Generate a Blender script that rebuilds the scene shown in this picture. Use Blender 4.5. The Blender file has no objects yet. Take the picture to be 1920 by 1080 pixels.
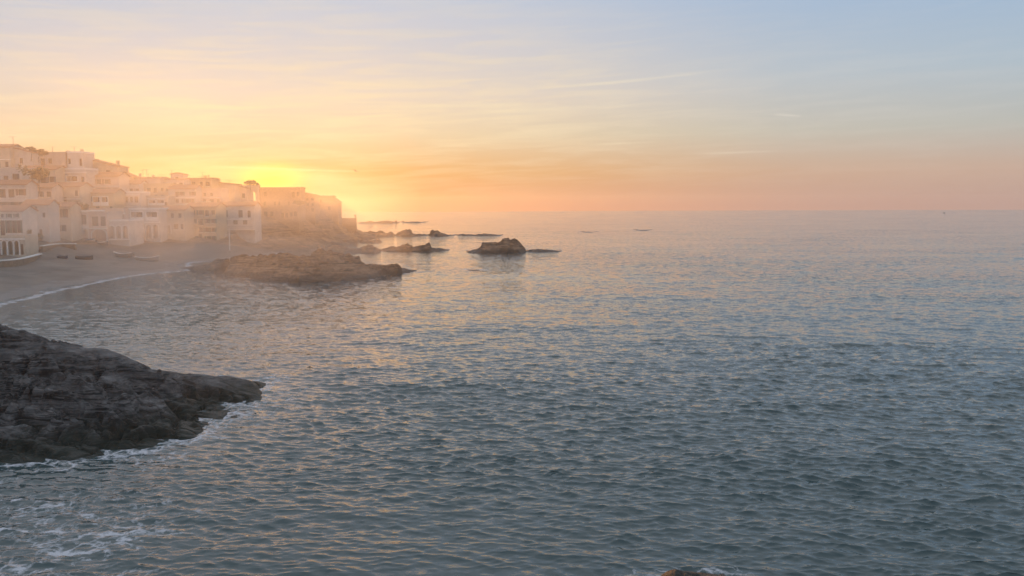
import bpy, bmesh, math, random
import numpy as np
from mathutils import Vector, Matrix
from mathutils.geometry import tessellate_polygon

random.seed(7)
SC = bpy.context.scene
COL = SC.collection

# ------------------------------------------------------------------ camera
CAM_H = 12.8
F = 1663.0                        # focal length in pixels of a 1920 wide picture
PITCH, ROLL = 5.27, -0.27
cam_d = bpy.data.cameras.new('camera')
cam_d.lens = 36.0 * F / 1920.0
cam_d.sensor_width = 36.0
cam_d.clip_start, cam_d.clip_end = 0.5, 60000.0
cam = bpy.data.objects.new('camera', cam_d)
COL.objects.link(cam)
CAM_M = (Matrix.Translation((0, 0, CAM_H)) @ Matrix.Rotation(math.radians(90 - PITCH), 4, 'X')
         @ Matrix.Rotation(math.radians(ROLL), 4, 'Z'))
cam.matrix_world = CAM_M
SC.camera = cam
SC.render.resolution_x, SC.render.resolution_y = 1024, 576

# ------------------------------------------------------------------ daylight
SUN_AZ, SUN_EL = -15.0, 3.45      # degrees; azimuth from +Y, negative to the west side
saz, sel = math.radians(SUN_AZ), math.radians(SUN_EL)
SUN = Vector((math.sin(saz) * math.cos(sel), math.cos(saz) * math.cos(sel), math.sin(sel)))
sun_d = bpy.data.lights.new('sun', 'SUN')
sun_d.energy = 2.0
sun_d.angle = math.radians(0.5)
sun_d.color = (1.0, 0.41, 0.10)
sun_o = bpy.data.objects.new('sun', sun_d)
COL.objects.link(sun_o)
sun_o.rotation_euler = (-SUN).to_track_quat('-Z', 'Y').to_euler()

world = bpy.data.worlds.new('World')
SC.world = world
world.use_nodes = True
WT = world.node_tree
WT.nodes.clear()


def nd(tree, kind, **kw):
    n = tree.nodes.new(kind)
    for k, v in kw.items():
        setattr(n, k, v)
    return n


def mth(tree, op, a, b=None, c=None, clamp=False):
    n = tree.nodes.new('ShaderNodeMath')
    n.operation = op
    n.use_clamp = clamp
    for i, v in enumerate((a, b, c)):
        if v is None:
            continue
        if isinstance(v, (int, float)):
            n.inputs[i].default_value = v
        else:
            tree.links.new(v, n.inputs[i])
    return n.outputs[0]


def ramp(tree, fac, stops, interp='EASE'):
    n = tree.nodes.new('ShaderNodeValToRGB')
    n.color_ramp.interpolation = interp
    els = n.color_ramp.elements
    while len(els) < len(stops):
        els.new(0.5)
    for e, (p, c) in zip(els, stops):
        e.position = p
        e.color = (c[0], c[1], c[2], 1.0)
    tree.links.new(fac, n.inputs[0])
    return n.outputs[0]


def mixc(tree, fac, a, b, blend='MIX'):
    n = tree.nodes.new('ShaderNodeMix')
    n.data_type = 'RGBA'
    n.blend_type = blend
    n.clamp_factor = True
    for s, v in ((n.inputs[0], fac), (n.inputs[6], a), (n.inputs[7], b)):
        if isinstance(v, (int, float)):
            s.default_value = v
        elif isinstance(v, tuple):
            s.default_value = (v[0], v[1], v[2], 1.0)
        else:
            tree.links.new(v, s)
    return n.outputs[2]


def lin(r, g, b):
    f = lambda c: (c / 255 / 12.92) if c <= 10 else ((c / 255 + 0.055) / 1.055) ** 2.4
    return (f(r), f(g), f(b))


def build_world():
    t = WT
    tc = nd(t, 'ShaderNodeTexCoord')
    sep = nd(t, 'ShaderNodeSeparateXYZ')
    t.links.new(tc.outputs['Generated'], sep.inputs[0])
    x, y, z = sep.outputs
    elev = mth(t, 'MULTIPLY', mth(t, 'ARCSINE', z), 180 / math.pi)          # degrees
    az = mth(t, 'MULTIPLY', mth(t, 'ARCTAN2', x, y), 180 / math.pi)         # degrees from +Y
    dot = nd(t, 'ShaderNodeVectorMath', operation='DOT_PRODUCT')
    t.links.new(tc.outputs['Generated'], dot.inputs[0])
    dot.inputs[1].default_value = SUN
    ang = mth(t, 'MULTIPLY', mth(t, 'ARCCOSINE', mth(t, 'MINIMUM', dot.outputs['Value'], 1.0)), 180 / math.pi)
    # the sky away from the sun and the sky around it, both by height above the horizon
    e01 = mth(t, 'DIVIDE', elev, 90.0, clamp=True)
    s = lambda d: d / 90.0
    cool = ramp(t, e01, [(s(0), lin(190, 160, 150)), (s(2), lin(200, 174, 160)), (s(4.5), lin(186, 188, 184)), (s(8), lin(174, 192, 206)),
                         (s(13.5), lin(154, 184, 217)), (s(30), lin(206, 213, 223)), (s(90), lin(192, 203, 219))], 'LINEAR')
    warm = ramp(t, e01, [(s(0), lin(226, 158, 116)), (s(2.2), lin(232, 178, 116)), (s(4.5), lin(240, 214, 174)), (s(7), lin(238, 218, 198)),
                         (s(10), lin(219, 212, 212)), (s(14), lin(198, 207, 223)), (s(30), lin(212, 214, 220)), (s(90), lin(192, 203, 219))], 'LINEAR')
    w = ramp(t, mth(t, 'DIVIDE', ang, 60.0, clamp=True), [(0, (1, 1, 1)), (8 / 60, (1, 1, 1)), (18 / 60, (.74, .74, .74)), (32 / 60, (.24, .24, .24)), (48 / 60, (.04, .04, .04)), (1, (0, 0, 0))], 'LINEAR')
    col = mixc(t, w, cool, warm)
    # the glow that hugs the risen sun, wider than tall
    da = mth(t, 'DIVIDE', mth(t, 'SUBTRACT', az, SUN_AZ), 1.6)
    de = mth(t, 'DIVIDE', mth(t, 'SUBTRACT', elev, 1.75), .72)
    g = mth(t, 'EXPONENT', mth(t, 'MULTIPLY', mth(t, 'ADD', mth(t, 'MULTIPLY', da, da), mth(t, 'MULTIPLY', de, de)), -1.0))
    col = mixc(t, mth(t, 'MULTIPLY', g, 0.95), col, (1.5, 1.15, .03))
    # thin cirrus drawn out along the horizon
    pv = nd(t, 'ShaderNodeCombineXYZ')
    t.links.new(mth(t, 'MULTIPLY', az, 0.085), pv.inputs[0])
    t.links.new(mth(t, 'SUBTRACT', elev, mth(t, 'MULTIPLY', az, 0.035)), pv.inputs[1])
    n1 = nd(t, 'ShaderNodeTexNoise')
    n1.inputs['Scale'].default_value = 1.7
    n1.inputs['Detail'].default_value = 9
    n1.inputs['Roughness'].default_value = .62
    n1.inputs['Distortion'].default_value = 0.5
    t.links.new(pv.outputs[0], n1.inputs['Vector'])
    cir = ramp(t, n1.outputs['Fac'], [(0.44, (0, 0, 0)), (0.66, (1, 1, 1))], 'LINEAR')
    band = ramp(t, mth(t, 'DIVIDE', elev, 30.0, clamp=True), [(0, (0, 0, 0)), (.07, (.5, .5, .5)), (.2, (1, 1, 1)), (.3, (.6, .6, .6)), (.45, (.12, .12, .12)), (1, (0, 0, 0))], 'LINEAR')
    near = ramp(t, mth(t, 'DIVIDE', ang, 60.0, clamp=True), [(0, (1, 1, 1)), (16 / 60, (.8, .8, .8)), (30 / 60, (.25, .25, .25)), (1, (.12, .12, .12))], 'LINEAR')
    cf = mth(t, 'MULTIPLY', mth(t, 'MULTIPLY', cir, band), mth(t, 'MULTIPLY', near, 0.65))
    col = mixc(t, cf, col, mixc(t, w, lin(226, 222, 218), lin(255, 232, 186)))
    # vapour trails and single wisps: (azimuth 0, 1, elevation 0, 1, half width, strength)
    for a0, a1, e0, e1, hw, st in ((1.0, 12.5, 7.35, 8.15, .07, .5), (3.5, 9.5, 7.45, 7.85, .05, .4), (-19, -9.0, 2.5, 2.2, .06, .55),
                                   (-10, 1.5, 6.2, 6.45, .14, .45), (16.2, 18.0, 5.5, 5.35, .07, .5), (4.2, 9.5, 3.85, 4.0, .06, .3),
                                   (11, 17.0, 3.2, 3.3, .06, .25), (-6.0, 9.0, 5.7, 6.4, .16, .35)):
        u = mth(t, 'DIVIDE', mth(t, 'SUBTRACT', az, a0), a1 - a0, clamp=True)
        line = mth(t, 'ADD', mth(t, 'MULTIPLY', u, e1 - e0), e0)
        d = mth(t, 'DIVIDE', mth(t, 'SUBTRACT', elev, line), hw)
        prof = mth(t, 'EXPONENT', mth(t, 'MULTIPLY', mth(t, 'MULTIPLY', d, d), -1.0))
        endf = mth(t, 'MULTIPLY', mth(t, 'MULTIPLY', u, mth(t, 'SUBTRACT', 1.0, u)), 4.0)
        col = mixc(t, mth(t, 'MULTIPLY', mth(t, 'MULTIPLY', prof, endf), mth(t, 'MULTIPLY', n1.outputs['Fac'], st * 1.6)), col, mixc(t, w, lin(236, 230, 226), lin(255, 236, 190)))
    # below the horizon the dome simply carries on in the colour of the low sky
    bg = nd(t, 'ShaderNodeBackground')
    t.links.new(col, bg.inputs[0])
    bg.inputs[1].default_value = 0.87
    sky = nd(t, 'ShaderNodeTexSky', sky_type='NISHITA')
    sky.sun_disc = False
    sky.sun_elevation = sel
    sky.sun_rotation = saz
    sky.altitude = 10
    bg2 = nd(t, 'ShaderNodeBackground')
    t.links.new(sky.outputs[0], bg2.inputs[0])
    bg2.inputs[1].default_value = 0.003
    add = nd(t, 'ShaderNodeAddShader')
    t.links.new(bg.outputs[0], add.inputs[0])
    t.links.new(bg2.outputs[0], add.inputs[1])
    out = nd(t, 'ShaderNodeOutputWorld')
    t.links.new(add.outputs[0], out.inputs[0])


build_world()
SC.view_settings.view_transform = 'Standard'
SC.view_settings.look = 'None'
SC.view_settings.gamma = 1.0
SC.view_settings.use_curve_mapping = False
SC.view_settings.exposure = 0.12
SC.render.engine = 'CYCLES'
SC.cycles.use_denoising = True
SC.cycles.volume_step_rate = 4.0
SC.cycles.max_bounces = 6
SC.cycles.diffuse_bounces = 3
SC.cycles.glossy_bounces = 3
SC.cycles.volume_bounces = 1
SC.cycles.sample_clamp_indirect = 6.0

GLARE_MIST_DENSITY = 0.0026
HAZE_DENSITY, HAZE_G = 0.00012, 0.70


# ------------------------------------------------------------------ helpers
def ray(px, py):
    d = Vector(((px - 960) / F, -(py - 540) / F, -1.0))
    return (CAM_M.to_3x3() @ d)


def at(px, py, Y):                # the point of that pixel's line of sight at depth Y
    d = ray(px, py)
    k = Y / d.y
    return Vector((d.x * k, Y, CAM_H + d.z * k))


def ground(px, py, z=0.0):        # where that line of sight meets the level z
    d = ray(px, py)
    k = (z - CAM_H) / d.z
    return Vector((d.x * k, d.y * k, z))


def tag(o, label=None, cat=None, group=None, kind=None):
    if label:
        o['label'] = label
    if cat:
        o['category'] = cat
    if group:
        o['group'] = group
    if kind:
        o['kind'] = kind
    return o


def empty(name, loc, rz=0.0):
    o = bpy.data.objects.new(name, None)
    COL.objects.link(o)
    o.location = loc
    o.rotation_euler = (0, 0, rz)
    o.empty_display_size = 0.3
    return o


def link(name, me, mat=None, parent=None, smooth=False):
    o = bpy.data.objects.new(name, me)
    COL.objects.link(o)
    if mat is not None and not me.materials:
        me.materials.append(mat)
    if smooth:
        me.polygons.foreach_set('use_smooth', [True] * len(me.polygons))
    if parent:
        o.parent = parent
    return o


class MB:
    """collects boxes, prisms and tubes and links them as one mesh object"""

    def __init__(s):
        s.v, s.f = [], []

    def quad(s, pts):
        n = len(s.v)
        s.v += [tuple(p) for p in pts]
        s.f.append(tuple(range(n, n + len(pts))))

    def box(s, x0, x1, y0, y1, z0, z1):
        n = len(s.v)
        s.v += [(x0, y0, z0), (x1, y0, z0), (x1, y1, z0), (x0, y1, z0), (x0, y0, z1), (x1, y0, z1), (x1, y1, z1), (x0, y1, z1)]
        s.f += [tuple(n + i for i in q) for q in ((0, 3, 2, 1), (4, 5, 6, 7), (0, 1, 5, 4), (1, 2, 6, 5), (2, 3, 7, 6), (3, 0, 4, 7))]
        return s

    def hexa(s, low, high):       # two quads of four points each
        n = len(s.v)
        s.v += [tuple(p) for p in low] + [tuple(p) for p in high]
        s.f += [tuple(n + i for i in q) for q in ((0, 3, 2, 1), (4, 5, 6, 7), (0, 1, 5, 4), (1, 2, 6, 5), (2, 3, 7, 6), (3, 0, 4, 7))]
        return s

    def tube(s, a, b, r0, r1=None, seg=8):
        r1 = r0 if r1 is None else r1
        a, b = Vector(a), Vector(b)
        q = (b - a).to_track_quat('Z', 'Y')
        n = len(s.v)
        for p, r in ((a, r0), (b, r1)):
            for i in range(seg):
                t = 2 * math.pi * i / seg
                s.v.append(tuple(p + q @ Vector((r * math.cos(t), r * math.sin(t), 0))))
        for i in range(seg):
            j = (i + 1) % seg
            s.f.append((n + i, n + j, n + seg + j, n + seg + i))
        s.f.append(tuple(n + seg + i for i in range(seg)))
        s.f.append(tuple(n + i for i in reversed(range(seg))))
        return s

    def mesh(s, name, mat):
        me = bpy.data.meshes.new(name)
        me.from_pydata(s.v, [], s.f)
        if mat is not None:
            me.materials.append(mat)
        return me

    def build(s, name, mat, parent=None, smooth=False):
        return link(name, s.mesh(name, mat), None, parent, smooth)


def grid_mesh(name, P, mat, smooth=True, keep=None, closed=False):
    """P is an (n, m, 3) array of points; keep is an optional (n-1, m-1) mask of faces"""
    n, m = P.shape[:2]
    idx = np.arange(n * m).reshape(n, m)
    a, b, c, d = idx[:-1, :-1], idx[:-1, 1:], idx[1:, 1:], idx[1:, :-1]
    q = np.stack([a, b, c, d], -1).reshape(-1, 4)
    if closed:
        q2 = np.stack([idx[:-1, -1], idx[:-1, 0], idx[1:, 0], idx[1:, -1]], -1)
        q = np.concatenate([q, q2])
    if keep is not None:
        q = q[keep.reshape(-1)]
    V = P.reshape(-1, 3)
    used = np.unique(q)
    remap = np.zeros(n * m, np.int64)
    remap[used] = np.arange(len(used))
    q = remap[q]
    V = V[used]
    me = bpy.data.meshes.new(name)
    me.vertices.add(len(V))
    me.vertices.foreach_set('co', V.astype(np.float32).ravel())
    me.loops.add(q.size)
    me.loops.foreach_set('vertex_index', q.astype(np.int32).ravel())
    me.polygons.add(len(q))
    me.polygons.foreach_set('loop_start', np.arange(0, q.size, 4, dtype=np.int32))
    me.polygons.foreach_set('loop_total', np.full(len(q), 4, np.int32))
    if smooth:
        me.polygons.foreach_set('use_smooth', np.ones(len(q), bool))
    me.update(calc_edges=True)
    me.materials.append(mat)
    return me, used


# ---- noise on arrays
def _hash(ix, iy, iz, seed):
    h = (ix.astype(np.int64) * 374761393 + iy.astype(np.int64) * 668265263 + iz.astype(np.int64) * 2147483647 + seed * 974634777) & 0xFFFFFFFF
    h = ((h ^ (h >> 13)) * 1274126177) & 0xFFFFFFFF
    h = (h ^ (h >> 16)) & 0xFFFFFFFF
    return h.astype(np.float64) / 4294967295.0


def vnoise(x, y, z=None, seed=0):
    """smooth value noise, -1 .. 1"""
    z = np.zeros_like(x) if z is None else z
    ix, iy, iz = np.floor(x), np.floor(y), np.floor(z)
    fx, fy, fz = x - ix, y - iy, z - iz
    ux, uy, uz = (f * f * f * (f * (f * 6 - 15) + 10) for f in (fx, fy, fz))
    r = 0
    for dx in (0, 1):
        for dy in (0, 1):
            for dz in (0, 1):
                wgt = (ux if dx else 1 - ux) * (uy if dy else 1 - uy) * (uz if dz else 1 - uz)
                r = r + wgt * _hash(ix + dx, iy + dy, iz + dz, seed)
    return r * 2 - 1


def fbm(x, y, octaves=5, seed=0, ridged=False, gain=0.5):
    a, r, tot = 1.0, 0, 0
    c, s_ = math.cos(0.6), math.sin(0.6)
    for o in range(octaves):
        n = vnoise(x, y, None, seed + o * 17)
        r = r + a * ((1 - 2 * np.abs(n)) if ridged else n)
        tot += a
        a *= gain
        x, y = (c * x - s_ * y) * 2.03, (s_ * x + c * y) * 2.03
    return r / tot


def seg_dist(X, Y, pts, closed=False, vals=None):
    """distance to a polyline; with vals also the value carried at the nearest point"""
    best = np.full(X.shape, 1e9)
    val = np.zeros(X.shape)
    n = len(pts)
    for i in range(n if closed else n - 1):
        ax, ay = pts[i][0], pts[i][1]
        bx, by = pts[(i + 1) % n][0], pts[(i + 1) % n][1]
        dx, dy = bx - ax, by - ay
        L = dx * dx + dy * dy + 1e-9
        t = np.clip(((X - ax) * dx + (Y - ay) * dy) / L, 0, 1)
        d = np.hypot(X - ax - t * dx, Y - ay - t * dy)
        m = d < best
        best = np.where(m, d, best)
        if vals is not None:
            v = vals[i] + (vals[(i + 1) % n] - vals[i]) * t
            val = np.where(m, v, val)
    return (best, val) if vals is not None else best


def inside(X, Y, poly):
    r = np.zeros(X.shape, bool)
    n = len(poly)
    for i in range(n):
        ax, ay = poly[i][0], poly[i][1]
        bx, by = poly[(i + 1) % n][0], poly[(i + 1) % n][1]
        if ay == by:
            continue
        c = ((ay > Y) != (by > Y)) & (X < (bx - ax) * (Y - ay) / (by - ay) + ax)
        r ^= c
    return r


def sstep(x, a, b):
    t = np.clip((x - a) / (b - a), 0, 1)
    return t * t * (3 - 2 * t)


# ------------------------------------------------------------------ materials
def new_mat(name):
    m = bpy.data.materials.new(name)
    m.use_nodes = True
    t = m.node_tree
    b = t.nodes['Principled BSDF']
    return m, t, b


def noisy(name, c0, c1, scale=2.0, rough=0.85, bump=0.0, bscale=None, detail=6, stretch=(1, 1, 1), spec=0.3):
    m, t, b = new_mat(name)
    tc = nd(t, 'ShaderNodeTexCoord')
    mp = nd(t, 'ShaderNodeMapping')
    mp.inputs['Scale'].default_value = stretch
    t.links.new(tc.outputs['Object'], mp.inputs[0])
    n = nd(t, 'ShaderNodeTexNoise')
    n.inputs['Scale'].default_value = scale
    n.inputs['Detail'].default_value = detail
    t.links.new(mp.outputs[0], n.inputs['Vector'])
    c = ramp(t, n.outputs['Fac'], [(0.3, c0), (0.7, c1)], 'LINEAR')
    t.links.new(c, b.inputs['Base Color'])
    b.inputs['Roughness'].default_value = rough
    b.inputs['Specular IOR Level'].default_value = spec
    if bump:
        n2 = nd(t, 'ShaderNodeTexNoise')
        n2.inputs['Scale'].default_value = bscale or scale * 4
        n2.inputs['Detail'].default_value = 8
        t.links.new(mp.outputs[0], n2.inputs['Vector'])
        bp = nd(t, 'ShaderNodeBump')
        bp.inputs['Strength'].default_value = bump
        bp.inputs['Distance'].default_value = 0.1
        t.links.new(n2.outputs['Fac'], bp.inputs['Height'])
        t.links.new(bp.outputs[0], b.inputs['Normal'])
    return m


M = {}
M['white'] = noisy('white_plaster', (.46, .43, .40), (.60, .57, .53), .6, .9, .15, 6)
M['cream'] = noisy('cream_plaster', (.42, .36, .28), (.55, .48, .39), .6, .9, .15, 6)
M['pink'] = noisy('pink_plaster', (.50, .39, .33), (.60, .49, .42), .6, .9, .15, 6)
M['ochre'] = noisy('ochre_plaster', (.46, .35, .22), (.56, .44, .29), .6, .9, .15, 6)
M['grey'] = noisy('grey_plaster', (.40, .39, .37), (.50, .49, .47), .6, .9, .15, 6)
M['stone'] = noisy('rubble_stone', (.18, .13, .09), (.36, .26, .18), 2.2, .95, .5, 5)
M['trim'] = noisy('white_trim', (.68, .67, .65), (.78, .77, .75), 2, .8)
M['glass'] = noisy('window_glass', (.02, .022, .025), (.04, .042, .045), 1, .12, spec=.5)
M['wood'] = noisy('brown_wood', (.09, .05, .03), (.16, .09, .05), 3, .6, stretch=(1, 1, .2))
M['green'] = noisy('green_shutter_paint', (.05, .09, .07), (.07, .12, .09), 3, .6)
M['blue'] = noisy('blue_shutter_paint', (.06, .10, .16), (.08, .13, .2), 3, .6)
M['metal'] = noisy('weathered_metal', (.16, .15, .14), (.24, .23, .22), 4, .5)
M['leaf'] = noisy('foliage', (.03, .05, .018), (.075, .10, .035), .9, .8)
M['bark'] = noisy('bark', (.07, .05, .035), (.13, .10, .07), 4, .9, .4)
M['boatwhite'] = noisy('white_boat_paint', (.62, .61, .58), (.76, .75, .72), 3, .5)
M['boatblue'] = noisy('blue_boat_paint', (.05, .09, .16), (.08, .13, .2), 3, .5)
M['boatgrey'] = noisy('grey_boat_paint', (.22, .21, .20), (.34, .33, .31), 3, .5)
M['boatdark'] = noisy('dark_boat_paint', (.04, .04, .045), (.08, .075, .07), 3, .5)
M['feather'] = noisy('dark_feathers', (.10, .10, .11), (.2, .2, .21), 8, .8)


def tile_mat():
    m, t, b = new_mat('clay_roof_tiles')
    tc = nd(t, 'ShaderNodeTexCoord')
    n = nd(t, 'ShaderNodeTexNoise')
    n.inputs['Scale'].default_value = 2.5
    n.inputs['Detail'].default_value = 5
    t.links.new(tc.outputs['Object'], n.inputs['Vector'])
    t.links.new(ramp(t, n.outputs['Fac'], [(.3, (.22, .10, .06)), (.7, (.40, .21, .13))], 'LINEAR'), b.inputs['Base Color'])
    b.inputs['Roughness'].default_value = .9
    wv = nd(t, 'ShaderNodeTexWave')
    wv.inputs['Scale'].default_value = 1.6
    wv.inputs['Distortion'].default_value = .3
    t.links.new(tc.outputs['Object'], wv.inputs['Vector'])
    bp = nd(t, 'ShaderNodeBump')
    bp.inputs['Strength'].default_value = .6
    bp.inputs['Distance'].default_value = .08
    t.links.new(wv.outputs['Fac'], bp.inputs['Height'])
    t.links.new(bp.outputs[0], b.inputs['Normal'])
    return m


M['tile'] = tile_mat()


def rock_mat(name, dark, light, weed, scale=1.0):
    """weathered coastal rock: veins and lichen, wet and weed grown near the waterline"""
    m, t, b = new_mat(name)
    tc = nd(t, 'ShaderNodeTexCoord')
    geo = nd(t, 'ShaderNodeNewGeometry')
    sp = nd(t, 'ShaderNodeSeparateXYZ')
    t.links.new(geo.outputs['Position'], sp.inputs[0])
    n1 = nd(t, 'ShaderNodeTexNoise')
    n1.inputs['Scale'].default_value = .5 * scale
    n1.inputs['Detail'].default_value = 9
    n1.inputs['Roughness'].default_value = .65
    n1.inputs['Distortion'].default_value = .6
    t.links.new(geo.outputs['Position'], n1.inputs['Vector'])
    mp = nd(t, 'ShaderNodeMapping')
    mp.inputs['Scale'].default_value = (.5, 1.0, 3.2)
    mp.inputs['Rotation'].default_value = (.35, .4, .5)
    t.links.new(geo.outputs['Position'], mp.inputs[0])
    n2 = nd(t, 'ShaderNodeTexNoise')
    n2.inputs['Scale'].default_value = 1.6 * scale
    n2.inputs['Detail'].default_value = 8
    n2.inputs['Distortion'].default_value = 1.2
    t.links.new(mp.outputs[0], n2.inputs['Vector'])
    c = ramp(t, n1.outputs['Fac'], [(.38, dark), (.5, tuple((a + b_) / 2 for a, b_ in zip(dark, light))), (.62, light)], 'LINEAR')
    bed = nd(t, 'ShaderNodeMapping')                              # tilted stone beds, their contrast painting in crevice shade and lit ledges
    bed.inputs['Rotation'].default_value = (-.22, .29, .0)
    bed.inputs['Scale'].default_value = (.10, .16, 2.6)
    t.links.new(geo.outputs['Position'], bed.inputs[0])
    n4 = nd(t, 'ShaderNodeTexNoise')
    n4.inputs['Scale'].default_value = 1.5 * scale
    n4.inputs['Detail'].default_value = 7
    n4.inputs['Roughness'].default_value = .7
    n4.inputs['Distortion'].default_value = .8
    t.links.new(bed.outputs[0], n4.inputs['Vector'])
    c = mixc(t, ramp(t, n4.outputs['Fac'], [(.40, (.85, .85, .85)), (.47, (0, 0, 0))], 'LINEAR'), c, tuple(v * .55 for v in dark))
    c = mixc(t, ramp(t, n4.outputs['Fac'], [(.56, (0, 0, 0)), (.60, (.6, .6, .6)), (.68, (.1, .1, .1))], 'LINEAR'), c, tuple(min(1, v * 1.5) for v in light))
    vein = ramp(t, n2.outputs['Fac'], [(.52, (0, 0, 0)), (.60, (1, 1, 1)), (.66, (0, 0, 0))], 'LINEAR')
    c = mixc(t, mth(t, 'MULTIPLY', vein, .35), c, tuple(min(1, v * 1.7) for v in light))
    wl = mth(t, 'ADD', sp.outputs[2], mth(t, 'MULTIPLY', mth(t, 'SUBTRACT', n1.outputs['Fac'], .5), 1.6))
    wet = ramp(t, mth(t, 'DIVIDE', wl, 1.6, clamp=True), [(0, (1, 1, 1)), (.35, (.85, .85, .85)), (.8, (0, 0, 0))], 'LINEAR')
    c = mixc(t, wet, c, weed)
    t.links.new(c, b.inputs['Base Color'])
    t.links.new(mth(t, 'SUBTRACT', .9, mth(t, 'MULTIPLY', wet, .45)), b.inputs['Roughness'])
    b.inputs['Specular IOR Level'].default_value = .35
    n3 = nd(t, 'ShaderNodeTexNoise')
    n3.inputs['Scale'].default_value = 3.0 * scale
    n3.inputs['Detail'].default_value = 10
    n3.inputs['Roughness'].default_value = .7
    t.links.new(mp.outputs[0], n3.inputs['Vector'])
    bp = nd(t, 'ShaderNodeBump')
    bp.inputs['Strength'].default_value = 1.0
    bp.inputs['Distance'].default_value = .3 / scale
    t.links.new(n3.outputs['Fac'], bp.inputs['Height'])
    t.links.new(bp.outputs[0], b.inputs['Normal'])
    return m


M['rock'] = rock_mat('dark_shore_rock', (.03, .03, .031), (.17, .165, .165), (.022, .028, .020), 1.0)
M['weed_shade'] = rock_mat('weed_shade_rock', (.012, .014, .010), (.04, .04, .034), (.014, .017, .012), 1.0)  # weed at the waterline; the whole rock darkened to stand for shade
M['islet'] = rock_mat('weathered_islet_rock', (.14, .09, .06), (.32, .21, .14), (.08, .06, .045), .5)  # warm tan stone, its orange raised to carry the sun's glare
M['cliff'] = rock_mat('headland_rock', (.14, .10, .07), (.32, .23, .16), (.07, .055, .04), .3)
M['sand'] = noisy('damp_beach_sand', (.13, .11, .095), (.23, .195, .165), .16, .95, .5, 3.0, 9)


def wet_sand(m):
    t = m.node_tree
    b = t.nodes['Principled BSDF']
    src = b.inputs['Base Color'].links[0].from_socket
    geo = nd(t, 'ShaderNodeNewGeometry')
    sp = nd(t, 'ShaderNodeSeparateXYZ')
    t.links.new(geo.outputs['Position'], sp.inputs[0])
    n = nd(t, 'ShaderNodeTexNoise')
    n.inputs['Scale'].default_value = .35
    n.inputs['Detail'].default_value = 5
    t.links.new(geo.outputs['Position'], n.inputs['Vector'])
    h = mth(t, 'ADD', sp.outputs[2], mth(t, 'MULTIPLY', mth(t, 'SUBTRACT', n.outputs['Fac'], .5), .8))
    wet = ramp(t, mth(t, 'DIVIDE', h, .9, clamp=True), [(.35, (1, 1, 1)), (.75, (0, 0, 0))], 'LINEAR')
    t.links.new(mixc(t, wet, src, (.075, .064, .056)), b.inputs['Base Color'])
    t.links.new(mth(t, 'SUBTRACT', .95, mth(t, 'MULTIPLY', wet, .6)), b.inputs['Roughness'])
    # dry weed and pebbles left along the tide lines
    w2 = ramp(t, mth(t, 'ABSOLUTE', mth(t, 'SUBTRACT', h, 1.35)), [(.0, (1, 1, 1)), (.07, (0, 0, 0))], 'LINEAR')
    cur = b.inputs['Base Color'].links[0].from_socket
    n2 = nd(t, 'ShaderNodeTexNoise')
    n2.inputs['Scale'].default_value = 2.5
    t.links.new(geo.outputs['Position'], n2.inputs['Vector'])
    t.links.new(mixc(t, mth(t, 'MULTIPLY', w2, ramp(t, n2.outputs['Fac'], [(.45, (0, 0, 0)), (.55, (1, 1, 1))], 'LINEAR')), cur, (.05, .042, .032)), b.inputs['Base Color'])


wet_sand(M['sand'])


CHOP_GAIN = 14.0


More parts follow.
